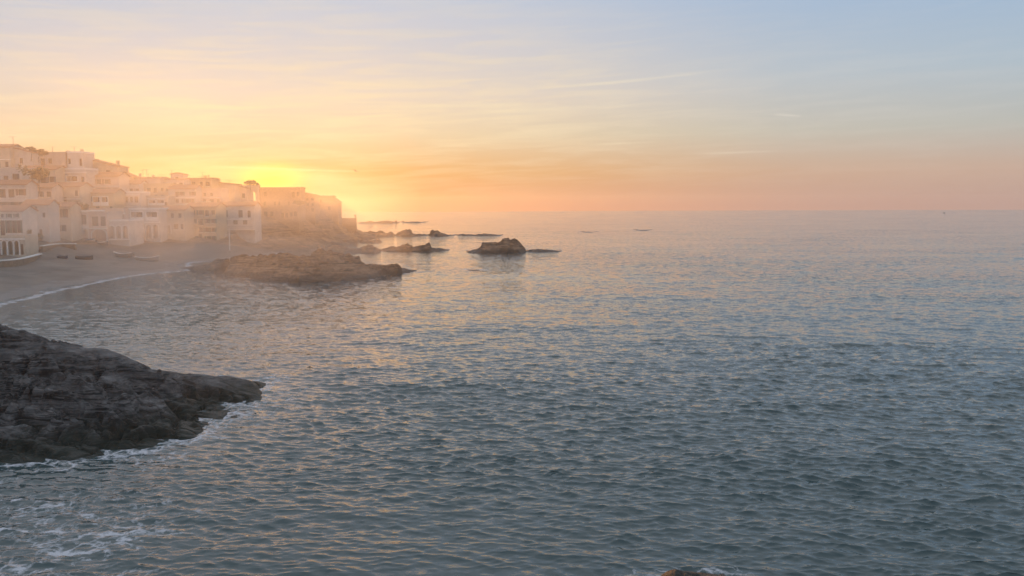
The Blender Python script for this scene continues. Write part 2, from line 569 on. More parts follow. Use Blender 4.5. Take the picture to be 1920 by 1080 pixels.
def water_mat():
    m, t, b = new_mat('sea_water')
    geo = nd(t, 'ShaderNodeNewGeometry')
    tc = nd(t, 'ShaderNodeTexCoord')
    b.inputs['Base Color'].default_value = (.046, .076, .080, 1)
    b.inputs['Roughness'].default_value = .05
    b.inputs['IOR'].default_value = 1.37
    # small ripples: slopes read straight from noise, so they hold at any distance
    tot = None
    for sc_, amp, st in ((.9, .18, (1, 1.5, 1)), (3.1, .18, (1, 1.4, 1)), (10.0, .08, (1, 1.2, 1))):
        mp = nd(t, 'ShaderNodeMapping')
        mp.inputs['Scale'].default_value = st
        mp.inputs['Rotation'].default_value = (0, 0, .12)
        t.links.new(tc.outputs['Object'], mp.inputs[0])
        n = nd(t, 'ShaderNodeTexNoise')
        n.inputs['Scale'].default_value = sc_
        n.inputs['Detail'].default_value = 3
        t.links.new(mp.outputs[0], n.inputs['Vector'])
        v = nd(t, 'ShaderNodeVectorMath', operation='SUBTRACT')
        t.links.new(n.outputs['Color'], v.inputs[0])
        v.inputs[1].default_value = (.5, .5, .5)
        k = nd(t, 'ShaderNodeVectorMath', operation='MULTIPLY')
        t.links.new(v.outputs[0], k.inputs[0])
        k.inputs[1].default_value = (amp, amp * 1.25, 0)
        if tot is None:
            tot = k.outputs[0]
        else:
            a = nd(t, 'ShaderNodeVectorMath', operation='ADD')
            t.links.new(tot, a.inputs[0])
            t.links.new(k.outputs[0], a.inputs[1])
            tot = a.outputs[0]
    # gusts leave smoother and rougher patches
    g = nd(t, 'ShaderNodeTexNoise')
    g.inputs['Scale'].default_value = .022
    g.inputs['Detail'].default_value = 3
    mp = nd(t, 'ShaderNodeMapping')
    mp.inputs['Scale'].default_value = (.6, 1.6, 1)
    t.links.new(tc.outputs['Object'], mp.inputs[0])
    t.links.new(mp.outputs[0], g.inputs['Vector'])
    calm = nd(t, 'ShaderNodeAttribute')
    calm.attribute_name = 'calm'
    gl = nd(t, 'ShaderNodeMapRange')
    gl.inputs[1].default_value, gl.inputs[2].default_value = .35, .65
    gl.inputs[3].default_value, gl.inputs[4].default_value = .6, 1.2
    t.links.new(g.outputs['Fac'], gl.inputs[0])
    k = nd(t, 'ShaderNodeVectorMath', operation='SCALE')
    t.links.new(tot, k.inputs[0])
    chop = nd(t, 'ShaderNodeAttribute')                            # slope of the waves too short for the mesh there
    chop.attribute_name = 'chop'
    chop_k = mth(t, 'ADD', mth(t, 'MULTIPLY', chop.outputs['Fac'], CHOP_GAIN), 1.0)
    t.links.new(mth(t, 'MULTIPLY', mth(t, 'MULTIPLY', gl.outputs[0], chop_k), mth(t, 'SUBTRACT', 1.0, mth(t, 'MULTIPLY', calm.outputs['Fac'], .55))), k.inputs['Scale'])
    a = nd(t, 'ShaderNodeVectorMath', operation='ADD')
    t.links.new(k.outputs[0], a.inputs[0])
    t.links.new(geo.outputs['Normal'], a.inputs[1])
    nn = nd(t, 'ShaderNodeVectorMath', operation='NORMALIZE')
    t.links.new(a.outputs[0], nn.inputs[0])
    t.links.new(nn.outputs[0], b.inputs['Normal'])
    # foam
    fo = nd(t, 'ShaderNodeAttribute')
    fo.attribute_name = 'foam'
    fn = nd(t, 'ShaderNodeTexNoise')
    fn.inputs['Scale'].default_value = 1.6
    fn.inputs['Detail'].default_value = 8
    fn.inputs['Roughness'].default_value = .7
    fn.inputs['Distortion'].default_value = 1.0
    t.links.new(tc.outputs['Object'], fn.inputs['Vector'])
    wv = nd(t, 'ShaderNodeVectorMath', operation='SCALE')
    t.links.new(fn.outputs['Color'], wv.inputs[0])
    wv.inputs['Scale'].default_value = 1.1
    wa = nd(t, 'ShaderNodeVectorMath', operation='ADD')
    t.links.new(wv.outputs[0], wa.inputs[0])
    t.links.new(tc.outputs['Object'], wa.inputs[1])
    vo = nd(t, 'ShaderNodeTexVoronoi', feature='DISTANCE_TO_EDGE')
    vo.inputs['Scale'].default_value = 1.3
    t.links.new(wa.outputs[0], vo.inputs['Vector'])
    lace = mth(t, 'SUBTRACT', 1.0, mth(t, 'MULTIPLY', vo.outputs['Distance'], 6.0), clamp=True)
    f = mth(t, 'ADD', mth(t, 'ADD', fo.outputs['Fac'], mth(t, 'MULTIPLY', lace, .42)), mth(t, 'MULTIPLY', mth(t, 'SUBTRACT', fn.outputs['Fac'], .5), 1.5))
    f = mth(t, 'MULTIPLY', mth(t, 'SUBTRACT', f, .66), 2.2, clamp=True)
    foam = nd(t, 'ShaderNodeBsdfDiffuse')
    foam.inputs[0].default_value = (.62, .63, .68, 1)
    mx = nd(t, 'ShaderNodeMixShader')
    t.links.new(mth(t, 'MULTIPLY', f, .8), mx.inputs[0])
    t.links.new(b.outputs[0], mx.inputs[1])
    t.links.new(foam.outputs[0], mx.inputs[2])
    out = [n for n in t.nodes if n.type == 'OUTPUT_MATERIAL'][0]
    t.links.new(mx.outputs[0], out.inputs[0])
    return m


M['water'] = water_mat()

# ------------------------------------------------------------------ shore lines (world metres)
SHORE = [(-62, 60), (-66, 95), (-69.5, 119), (-71.5, 133), (-73, 153), (-72.5, 170), (-67.5, 181), (-72, 194), (-77, 207), (-72, 216), (-66, 226),
         (-66, 246), (-69, 262), (-66, 274), (-63, 290), (-62.5, 318), (-61, 345), (-61, 370), (-64, 398), (-72, 420), (-95, 440), (-150, 455), (-330, 470)]
SHORE_POLY = SHORE + [(-400, 470), (-400, 60)]
FORE_FRONT = [(494, 718), (490, 745), (440, 778), (404, 797), (370, 822), (310, 838), (250, 850), (140, 862), (0, 872), (-120, 884)]
FORE_POLY = [tuple(ground(x, y)[:2]) for x, y in FORE_FRONT] + [(-52, 42), (-54, 66), (-44, 70), (-33, 69), (-26, 66.5), (-19.5, 64.5)]


# ------------------------------------------------------------------ sea
def wave_band(lam0, lam1, seed, n=256, wind=(-.22, -1.0), spread=2.0):
    rng = np.random.default_rng(seed)
    lam = (lam0 * lam1) ** .5
    L = lam * 22
    k1 = 2 * np.pi * np.fft.fftfreq(n, L / n)
    KX, KY = np.meshgrid(k1, k1)
    K = np.hypot(KX, KY) + 1e-9
    l = 2 * np.pi / K
    th = np.arctan2(KY, KX) - math.atan2(wind[1], wind[0])
    dirw = np.abs(np.cos(th)) ** spread
    amp = np.where((l > lam0) & (l < lam1), dirw, 0) / K
    H = amp * (rng.normal(size=(n, n)) + 1j * rng.normal(size=(n, n)))
    h = np.fft.ifft2(H).real
    kx = np.fft.ifft2(1j * KX / K * H).real
    ky = np.fft.ifft2(1j * KY / K * H).real
    sl = np.fft.ifft2(1j * K * H).real.std()
    s = 1.0 / sl                                   # unit rms slope
    return L, h * s, kx * s, ky * s, lam


def samp(A, u, v):
    n = A.shape[0]
    u, v = u % n, v % n
    i, j = np.floor(u).astype(int) % n, np.floor(v).astype(int) % n
    fu, fv = u - np.floor(u), v - np.floor(v)
    i2, j2 = (i + 1) % n, (j + 1) % n
    return (A[j, i] * (1 - fu) + A[j, i2] * fu) * (1 - fv) + (A[j2, i] * (1 - fu) + A[j2, i2] * fu) * fv


def build_sea():
    py = np.concatenate([np.array([4000, 2600, 1800, 1400]), np.linspace(1100, 700, 70), np.arange(699, 60, -.9), np.arange(60, 9.8, -.9), [9.68]])
    r = CAM_H * F / py
    a = np.concatenate([np.arange(-180, -40, 5.0), np.arange(-40, -33, .25), np.arange(-33, 33, .06), np.arange(33, 44, .12), np.arange(44, 180, 4.0)])
    a = np.radians(a)
    R, A = np.meshgrid(r, a, indexing='ij')
    X, Y = R * np.sin(A), R * np.cos(A)
    dr = np.gradient(r)[:, None] * np.ones_like(X)
    wide = np.where(A > 0, np.clip((np.degrees(A) - 41) / 3, 0, 1), np.clip((-np.degrees(A) - 33) / 4, 0, 1))           # coarse columns carry only the long waves
    cell = np.maximum(np.abs(dr), R * math.radians(.06) * (1 + wide * 60))
    dshore = np.where(inside(X, Y, SHORE_POLY), 0, seg_dist(X, Y, SHORE))
    drock = np.where(inside(X, Y, FORE_POLY), 0, seg_dist(X, Y, FORE_POLY, True))
    calm = np.clip(1 - dshore / 26, 0, 1) * .8 + np.clip(1 - drock / 7, 0, 1) * .7
    gust = .82 + .6 * fbm(X / 30, Y / 15, 4, 5)
    amp_map = np.clip(gust, .3, 1.4) * (1 - .7 * np.clip(calm, 0, 1)) * (.82 + .4 * sstep(X, -10, 40) * sstep(-Y, -90, -30)) * (1 - .4 * sstep(-X, -25, 35) * sstep(Y, 55, 95))
    Z = np.zeros_like(X)
    lost = np.zeros_like(X)
    DX, DY = np.zeros_like(X), np.zeros_like(X)
    bands = [(.18, .3, .09, .0), (.3, .55, .15, .25), (.55, 1.0, .165, -.3), (1.0, 2.0, .12, .35), (2.0, 4.4, .06, -.35), (4.4, 12, .032, .45), (12, 36, .018, -.3)]
    for b, (l0, l1, slope, rot) in enumerate(bands):
        L, h, kx, ky, lam = wave_band(l0, l1, 100 + b, spread=3.2)
        n = h.shape[0]
        c, s_ = math.cos(rot), math.sin(rot)
        u, v = (c * X + s_ * Y) / L * n + 31 * b, (-s_ * X + c * Y) / L * n + 77 * b
        wgt = sstep(lam / cell, 1.2, 2.8) * slope * amp_map
        lost += (slope * amp_map - wgt) ** 2
        Z += samp(h, u, v) * wgt
        gx, gy = samp(kx, u, v) * wgt, samp(ky, u, v) * wgt
        DX += 1.6 * (c * gx - s_ * gy)
        DY += 1.6 * (s_ * gx + c * gy)
    P = np.stack([X + DX, Y + DY, Z], -1)
    me, used = grid_mesh('sea', P, M['water'], True, closed=True)
    # foam: the wash on the beach, the collar round the shore rock and drifting streaks in the corner below it
    n1 = fbm(X / 3.0, Y / 1.3, 4, 41)
    n2 = fbm(X / 9.0 + .25 * Y, Y / 2.2, 4, 51)
    foam = .95 * np.exp(-((dshore - 1.0 - 1.2 * n1) / 1.1) ** 2) * (Y > 90)
    foam = np.maximum(foam, .55 * np.exp(-((dshore - 7 - 4 * n1) / 1.3) ** 2) * sstep(-Y, -150, -120) * sstep(n1, -.1, .4))
    foam = np.maximum(foam, (.62 + .4 * n1) * np.exp(-(drock / 1.2) ** 2))
    lace = np.exp(-(fbm(X / 1.6, Y / 1.1, 4, 71) / .13) ** 2)
    foam = np.maximum(foam, (.30 + .42 * lace) * np.exp(-(drock / 4.5) ** 2) * sstep(n1, -.5, .1))
    for ft in FOOTS[1:]:
        fx, fy = [p[0] for p in ft], [p[1] for p in ft]
        m = (X > min(fx) - 6) & (X < max(fx) + 6) & (Y > min(fy) - 6) & (Y < max(fy) + 6)
        if m.any():
            dd = np.where(inside(X[m], Y[m], ft), 0, seg_dist(X[m], Y[m], ft, True))
            foam[m] = np.maximum(foam[m], (.55 + .5 * n1[m]) * np.exp(-(dd / 1.1) ** 2))
    corner = sstep(-X, 9, 17) * sstep(-Y, -43, -36)
    foam = np.maximum(foam, corner * (.36 + .5 * np.exp(-(n2 / .12) ** 2) * sstep(n1, -.4, .2) + .22 * lace))
    blob = np.exp(-(((X + 16.8) / 2.0) ** 2 + ((Y - 28.6) / 1.5) ** 2) * 1.2)
    foam = np.maximum(foam, blob * 1.1)
    for nm, arr in (('foam', foam), ('calm', np.clip(calm, 0, 1)), ('chop', np.sqrt(lost))):
        at_ = me.attributes.new(nm, 'FLOAT', 'POINT')
        at_.data.foreach_set('value', arr.reshape(-1)[used].astype(np.float32))
    o = link('sea', me)
    tag(o, 'rippled blue grey sea reaching to the horizon', None, None, 'structure')



# ------------------------------------------------------------------ land: beach and town hill
CTRL = [  # x, y, z of the ground
    (-95, 120, 2.4), (-99, 150, 2.7), (-101, 172, 2.9), (-92, 160, 2.2), (-86, 185, 1.9), (-102, 195, 3.2), (-104, 218, 3.5), (-98, 232, 3.6), (-88, 236, 3.3),
    (-90, 210, 2.3), (-80, 180, 1.0), (-78, 232, 2.2), (-75, 240, 2.4), (-84, 218, 2.0),
    (-118, 130, 6), (-150, 140, 14), (-116, 178, 6), (-116, 196, 8), (-130, 216, 13), (-150, 245, 19), (-170, 280, 21), (-230, 300, 23), (-230, 200, 24), (-200, 160, 22), (-300, 250, 26),
    (-118, 240, 10), (-130, 262, 17), (-150, 300, 18), (-108, 248, 8), (-116, 265, 12.5), (-130, 300, 13),
    (-95, 252, 7), (-102, 272, 11.5), (-116, 300, 12.5), (-83, 262, 6.5), (-90, 285, 10.5), (-105, 320, 11.5),
    (-76, 288, 9.5), (-81, 315, 12), (-95, 345, 12), (-68, 325, 9), (-70, 342, 9.5), (-66, 366, 4.8), (-72, 300, 8.5), (-70, 392, 2), (-100, 390, 6), (-150, 380, 9), (-220, 400, 8), (-300, 400, 8),
    (-74, 272, 3.0), (-68, 300, 4.2), (-300, 120, 22), (-120, 90, 8), (-200, 80, 18), (-85, 85, 2.6), (-390, 300, 20), (-390, 120, 20)]


def rbf_fit():
    pts = [(x, y, 0.0) for x, y in SHORE] + CTRL
    pts += [(x + 9, y, -2.2) for x, y in SHORE if y < 400] + [(x + 3, y + 10, -2.5) for x, y in SHORE if y >= 400]
    P = np.array(pts)
    d = np.hypot(P[:, None, 0] - P[None, :, 0], P[:, None, 1] - P[None, :, 1])
    A = d + np.eye(len(P)) * -.6
    w = np.linalg.solve(A, P[:, 2] - P[:, 2].mean())
    return P, w, P[:, 2].mean()


RP, RW, RM = rbf_fit()


def land_z(X, Y):
    X, Y = np.asarray(X, float), np.asarray(Y, float)
    z = np.full(X.shape, RM)
    for (px, py, _), w in zip(RP, RW):
        z = z + w * np.hypot(X - px, Y - py)
    return z


FRONT = [(-100, 60), (-100, 150), (-101.5, 186), (-106, 215), (-102, 229), (-88, 236), (-76, 241), (-70, 252), (-60, 252)]


def build_land():
    xs = np.concatenate([np.arange(-390, -150, 4.0), np.arange(-150, -50, .55)])
    ys = np.concatenate([np.arange(62, 110, 2.0), np.arange(110, 440, .75), np.arange(440, 480, 4)])
    X, Y = np.meshgrid(xs, ys)
    Z = land_z(X, Y)
    beach_poly = FRONT + [(-40, 252), (-40, 60)]
    bd = seg_dist(X, Y, FRONT)
    on_beach = inside(X, Y, beach_poly)
    rough = np.where(on_beach, 0.06, np.clip(bd / 6, .1, 1.0))
    cliff = sstep(Y, 240, 262) * sstep(X, -92, -76)
    nz = fbm(X / 7, Y / 7, 6, 3, True) * 1.6 + fbm(X / 2.2, Y / 2.2, 4, 9) * .5
    Z = Z + rough * (.35 * fbm(X / 9, Y / 9, 4, 2) + cliff * nz)
    # footprints and raking left on the sand
    Z = Z + on_beach * (.07 * fbm(X / 2.6, Y / 2.6, 3, 8) + .03 * fbm(X / .9, Y / .9, 2, 14))
    P = np.stack([X, Y, Z], -1)
    face_beach = on_beach[:-1, :-1]
    low = Z[:-1, :-1] < -2.6
    me, _ = grid_mesh('beach', P, M['sand'], True, face_beach & ~low)
    tag(link('beach', me), 'grey brown sand beach sloping to the water', None, None, 'structure')
    me, _ = grid_mesh('hillside', P, M['cliff'], True, ~face_beach & ~low)
    tag(link('hillside', me), 'rocky headland and hill under the town', None, None, 'structure')


build_land()


# ------------------------------------------------------------------ rocks
FOOTS = []


def rock(name, label, ridge, foot, mat, res, rough=.25, fine=.1, seed=1, power=.75, group=None, strata=0.0, cracks=0.0, crest_n=.35, flat=False, cat='rock'):
    """ridge: world points of the crest, foot: outline at the waterline"""
    fx, fy = [p[0] for p in foot], [p[1] for p in foot]
    pad = res * 4
    xs = np.arange(min(fx) - pad, max(fx) + pad + res, res)
    ys = np.arange(min(fy) - pad, max(fy) + pad + res, res)
    X, Y = np.meshgrid(xs, ys)
    hmax = max(p[2] for p in ridge)
    wob = min(.6, .12 * hmax + .1)
    sc_ = max(.9, hmax * .7)
    Xw = X + wob * fbm(X / sc_, Y / sc_, 3, seed + 60)
    Yw = Y + wob * fbm(X / sc_, Y / sc_, 3, seed + 90)
    de = seg_dist(Xw, Yw, foot, True)
    ins = inside(Xw, Yw, foot)
    dr_, zr = seg_dist(Xw, Yw, ridge, False, [p[2] for p in ridge])
    t = de / (de + dr_ + 1e-6)
    body = zr * t ** power
    body = np.where(ins, body, -de * .9)
    n = fbm(X / (sc_ * 1.5), Y / (sc_ * 1.5), 6, seed, True, .55)
    n2 = fbm(X / (sc_ * .4), Y / (sc_ * .4), 4, seed + 7)
    mask = np.clip(np.where(ins, .15 + de / (hmax * .9 + .4), .1), 0, 1) * np.clip(crest_n + dr_ / (hmax * .5 + .2), 0, 1)
    hl = np.minimum(hmax, .35 + .85 * zr)
    Z = body + mask * (rough * hl * n) + fine * hl * n2 * np.clip(mask + .25, 0, 1) * .6
    if strata:                                                    # tilted beds weathered into ledges
        q = Z + .30 * X * strata + .22 * Y * strata + .35 * n2
        crest = np.clip(.25 + dr_ / 2.2, 0, 1)
        for st, am in ((1.1, .8), (.45, .9)):
            f = q / st - np.floor(q / st)
            Z = Z + (sstep(f, .6, 1.0) - f) * st * am * np.clip(mask * 1.5, 0, 1) * crest
    if cracks:
        cx, cy = X + .5 * fbm(X / 1.7, Y / 1.7, 3, seed + 130), Y + .5 * fbm(X / 1.7, Y / 1.7, 3, seed + 160)
        for cs, cd, ang in ((3.4, .55, .5), (1.5, .28, -.3), (2.2, .4, 1.7)):
            ca, sa = math.cos(ang), math.sin(ang)
            nn = np.abs(fbm((ca * cx + sa * cy) / (cs * 2.2), (-sa * cx + ca * cy) / cs, 2, seed + int(cs * 10)))
            Z = Z - cracks * cd * np.exp(-(nn / .06) ** 2) * np.clip(mask * 1.3, 0, 1) * np.clip(.15 + dr_ / 2.5, 0, 1)
    keep = Z[:-1, :-1] > -.7
    P = np.stack([X, Y, Z], -1)
    me, used = grid_mesh(name, P, mat, False, keep)
    o = link(name, me)
    # weathered faces, but no single facet may read as a polygon close by
    me.polygons.foreach_set('use_smooth', [not flat] * len(me.polygons))
    FOOTS.append(foot)
    return tag(o, label, cat, group)


def px_ridge(pts):
    return [at(x, y, Y) for x, y, Y in pts]


def px_foot(front, back):
    return [tuple(ground(x, y)[:2]) for x, y in front] + back


rock('shore_rock', 'large dark rock sloping down into the water, nearest to the viewer',
     px_ridge([(-160, 585, 60), (-60, 604, 59), (0, 627, 58), (18, 617, 58), (34, 622, 58), (60, 639, 57.5), (110, 649, 57), (160, 655, 57), (210, 655, 57), (245, 676, 57.5), (280, 692, 59),
               (340, 697, 60), (430, 704, 61), (470, 712, 60.5)]), FORE_POLY, M['rock'], .085, .2, .2, 3, .8, strata=1.0, cracks=1.3, flat=True)
rock('wet_rock', 'tip of a weed grown rock painted shadow dark at the water below the viewpoint', [(5.2, 27.4, .35), (5.6, 29.2, .48), (6.1, 29.4, .25), (7.0, 29.3, .1)],
     [(4.3, 26), (4.7, 29.2), (5.3, 30.0), (6.2, 30.1), (7.4, 29.9), (7.8, 27.5), (7, 25.5)], M['weed_shade'], .06, .3, .25, 11)

mid_front = [(338, 503), (375, 508), (400, 511), (428, 509), (421, 516), (470, 523), (520, 528), (560, 531), (600, 529), (640, 529), (690, 525), (722, 516), (745, 514), (768, 510)]
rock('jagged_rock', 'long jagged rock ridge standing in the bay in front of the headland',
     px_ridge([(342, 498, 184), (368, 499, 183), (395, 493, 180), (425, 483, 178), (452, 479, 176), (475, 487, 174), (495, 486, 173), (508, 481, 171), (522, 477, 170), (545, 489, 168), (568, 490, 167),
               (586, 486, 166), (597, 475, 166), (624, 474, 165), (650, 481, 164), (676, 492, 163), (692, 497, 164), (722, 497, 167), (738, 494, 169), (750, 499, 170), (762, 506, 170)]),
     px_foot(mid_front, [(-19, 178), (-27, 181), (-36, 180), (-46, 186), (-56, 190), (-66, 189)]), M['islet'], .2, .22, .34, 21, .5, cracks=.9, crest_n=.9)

GI = 'rocks strung out off the headland'


def islet(label, pts, base, depth=7, seed=1, name='islet_rock', rough=.22, group=GI, extra=3, power=.6):
    """pts: crest pixels; base: pixel row of the waterline in front of it"""
    Y0 = ground(pts[0][0], base).y
    x0, x1 = pts[0][0], pts[-1][0]
    n = max(3, int((x1 - x0) / 12))
    front = [(x0 + (x1 - x0) * i / n, base - (2 if i in (0, n) else 0)) for i in range(n + 1)]
    fr = [ground(x, y) for x, y in front]
    Yr = sum(p.y for p in fr) / len(fr) + depth * .45
    back = [(p.x * (1 + depth / p.y), p.y + depth + random.uniform(-.1, .1) * depth) for p in reversed(fr)]
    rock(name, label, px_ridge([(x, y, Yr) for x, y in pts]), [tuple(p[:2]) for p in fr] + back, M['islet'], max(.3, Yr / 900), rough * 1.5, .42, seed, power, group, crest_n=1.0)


islet('low flat rock shelf lying at the foot of the headland', [(470, 467), (510, 466), (550, 464), (566, 461), (580, 463), (594, 467)], 470, 8, 31)
islet('narrow upright rock stack rising above the gap behind the jagged ridge', [(594, 464), (599, 457), (606, 457), (610, 463)], 474, 5, 32, 'rock_stack', .1)
islet('rounded low rock between the upright stack and a smaller islet', [(608, 464), (626, 461), (640, 462), (656, 467), (676, 465), (692, 459), (704, 462), (714, 468)], 474, 8, 33)
islet('long broken rock with two square humps beside the big islet', [(710, 467), (726, 464), (744, 463), (756, 459), (770, 458), (776, 464), (788, 461), (804, 456), (809, 464), (826, 466), (842, 469)], 471.5, 8, 34)
islet('tallest domed rock islet with a squared shoulder, alone in open water', [(876, 471), (892, 467), (903, 463), (906, 456), (930, 455), (940, 448), (952, 445), (966, 447), (974, 452), (979, 460), (986, 467)], 474.5, 10, 35, 'domed_islet', .1)
islet('thin low reef trailing away from the domed islet', [(984, 469), (1000, 468), (1014, 467), (1034, 469), (1052, 471)], 473, 5, 36, 'reef')
islet('block of rock in the water just off the headland point', [(671, 452), (678, 448), (700, 447), (712, 449), (716, 453)], 456, 6, 37)
islet('uneven rocks running out from the headland point', [(668, 440), (684, 436), (694, 434), (704, 436), (714, 433), (722, 437), (734, 435), (742, 434)], 444, 12, 38)
islet('rock with a rounded hump in the farther chain', [(738, 437), (750, 434), (762, 430), (770, 431), (776, 437), (804, 439)], 443, 9, 39)
islet('rock topped by a round boulder in the farther chain', [(800, 438), (805, 432), (811, 429), (820, 429), (826, 434), (838, 437), (848, 440), (856, 441)], 443, 9, 40)
islet('thin reef at the seaward end of the farther chain', [(852, 440), (866, 439), (890, 440), (905, 438), (925, 439), (944, 441)], 442.5, 10, 41, 'reef')
islet('far rock islet with small peaks, nearest the horizon', [(662, 417), (690, 415), (697, 412), (706, 415), (718, 412), (728, 410), (740, 412), (750, 414)], 419, 14, 42)
islet('flat tail of reef beyond the far peaked islet', [(746, 415), (760, 412), (772, 414), (786, 413), (804, 416)], 417.6, 12, 43, 'reef')
GA = 'rocks awash in open water'
islet('dark rock just awash in open water, beside the longer one', [(1087, 434.6), (1096, 433.4), (1112, 433.8), (1124, 434.8)], 435.6, 7, 44, 'awash_rock', group=GA)
islet('longest pale edged rock just awash, farthest out in open water', [(1186, 431), (1196, 429.8), (1214, 429.8), (1228, 431)], 432, 8, 45, 'awash_rock', group=GA)
islet('small dark rock just awash off the jagged ridge', [(872, 507), (884, 505.6), (896, 505.8), (910, 507.4)], 508.4, 4, 46, 'awash_rock', group=GA)


build_sea()

# ------------------------------------------------------------------ houses
def arch_pts(x0, x1, z0, z1, seg=7, rise=None):
    r = (x1 - x0) / 2 if rise is None else rise
    r = min(r, z1 - z0 - .05)
    xc, hw = (x0 + x1) / 2, (x1 - x0) / 2
    pts = [(x0, z0), (x1, z0)]
    for i in range(seg + 1):
        a = math.pi * i / seg
        pts.append((xc + hw * math.cos(a), z1 - r + r * math.sin(a)))
    return pts


WIN_CACHE = {}


def add_window(house, x0, x1, z0, z1, depth, shut=None):
    w, h = round((x1 - x0) * 5) / 5 or .2, round((z1 - z0) * 5) / 5 or .2
    key = (w, h)
    if key not in WIN_CACHE:
        f = MB()
        t = .09
        f.box(-w / 2, w / 2, 0, .06, 0, t).box(-w / 2, w / 2, 0, .06, h - t, h)
        f.box(-w / 2, -w / 2 + t, 0, .06, t, h - t).box(w / 2 - t, w / 2, 0, .06, t, h - t)
        f.box(-.03, .03, .01, .05, t, h - t)
        p = MB().box(-w / 2 + t, w / 2 - t, .02, .035, t, h - t)
        WIN_CACHE[key] = (f.mesh('window_frame', M['wood']), p.mesh('window_pane', M['glass']))
    fm, pm = WIN_CACHE[key]
    wo = link('window', fm, None, house)
    wo.location = ((x0 + x1) / 2, depth - .08, z0)
    wo.scale = ((x1 - x0) / w, 1, (z1 - z0) / h)
    link('pane', pm, None, wo)
    if shut:
        for s, xx in ((-1, x0), (1, x1)):
            hw = (x1 - x0) * .48
            b = MB()
            a0, a1 = (xx - hw - .03, xx - .03) if s < 0 else (xx + .03, xx + hw + .03)
            b.box(a0, a1, -.07, -.015, z0 - .02, z1 + .02)
            k = z0 + .12
            while k < z1 - .1:                                    # louvres
                b.box(a0 + .05, a1 - .05, -.09, -.07, k, k + .05)
                k += .16
            b.build('shutter', M[shut], house)


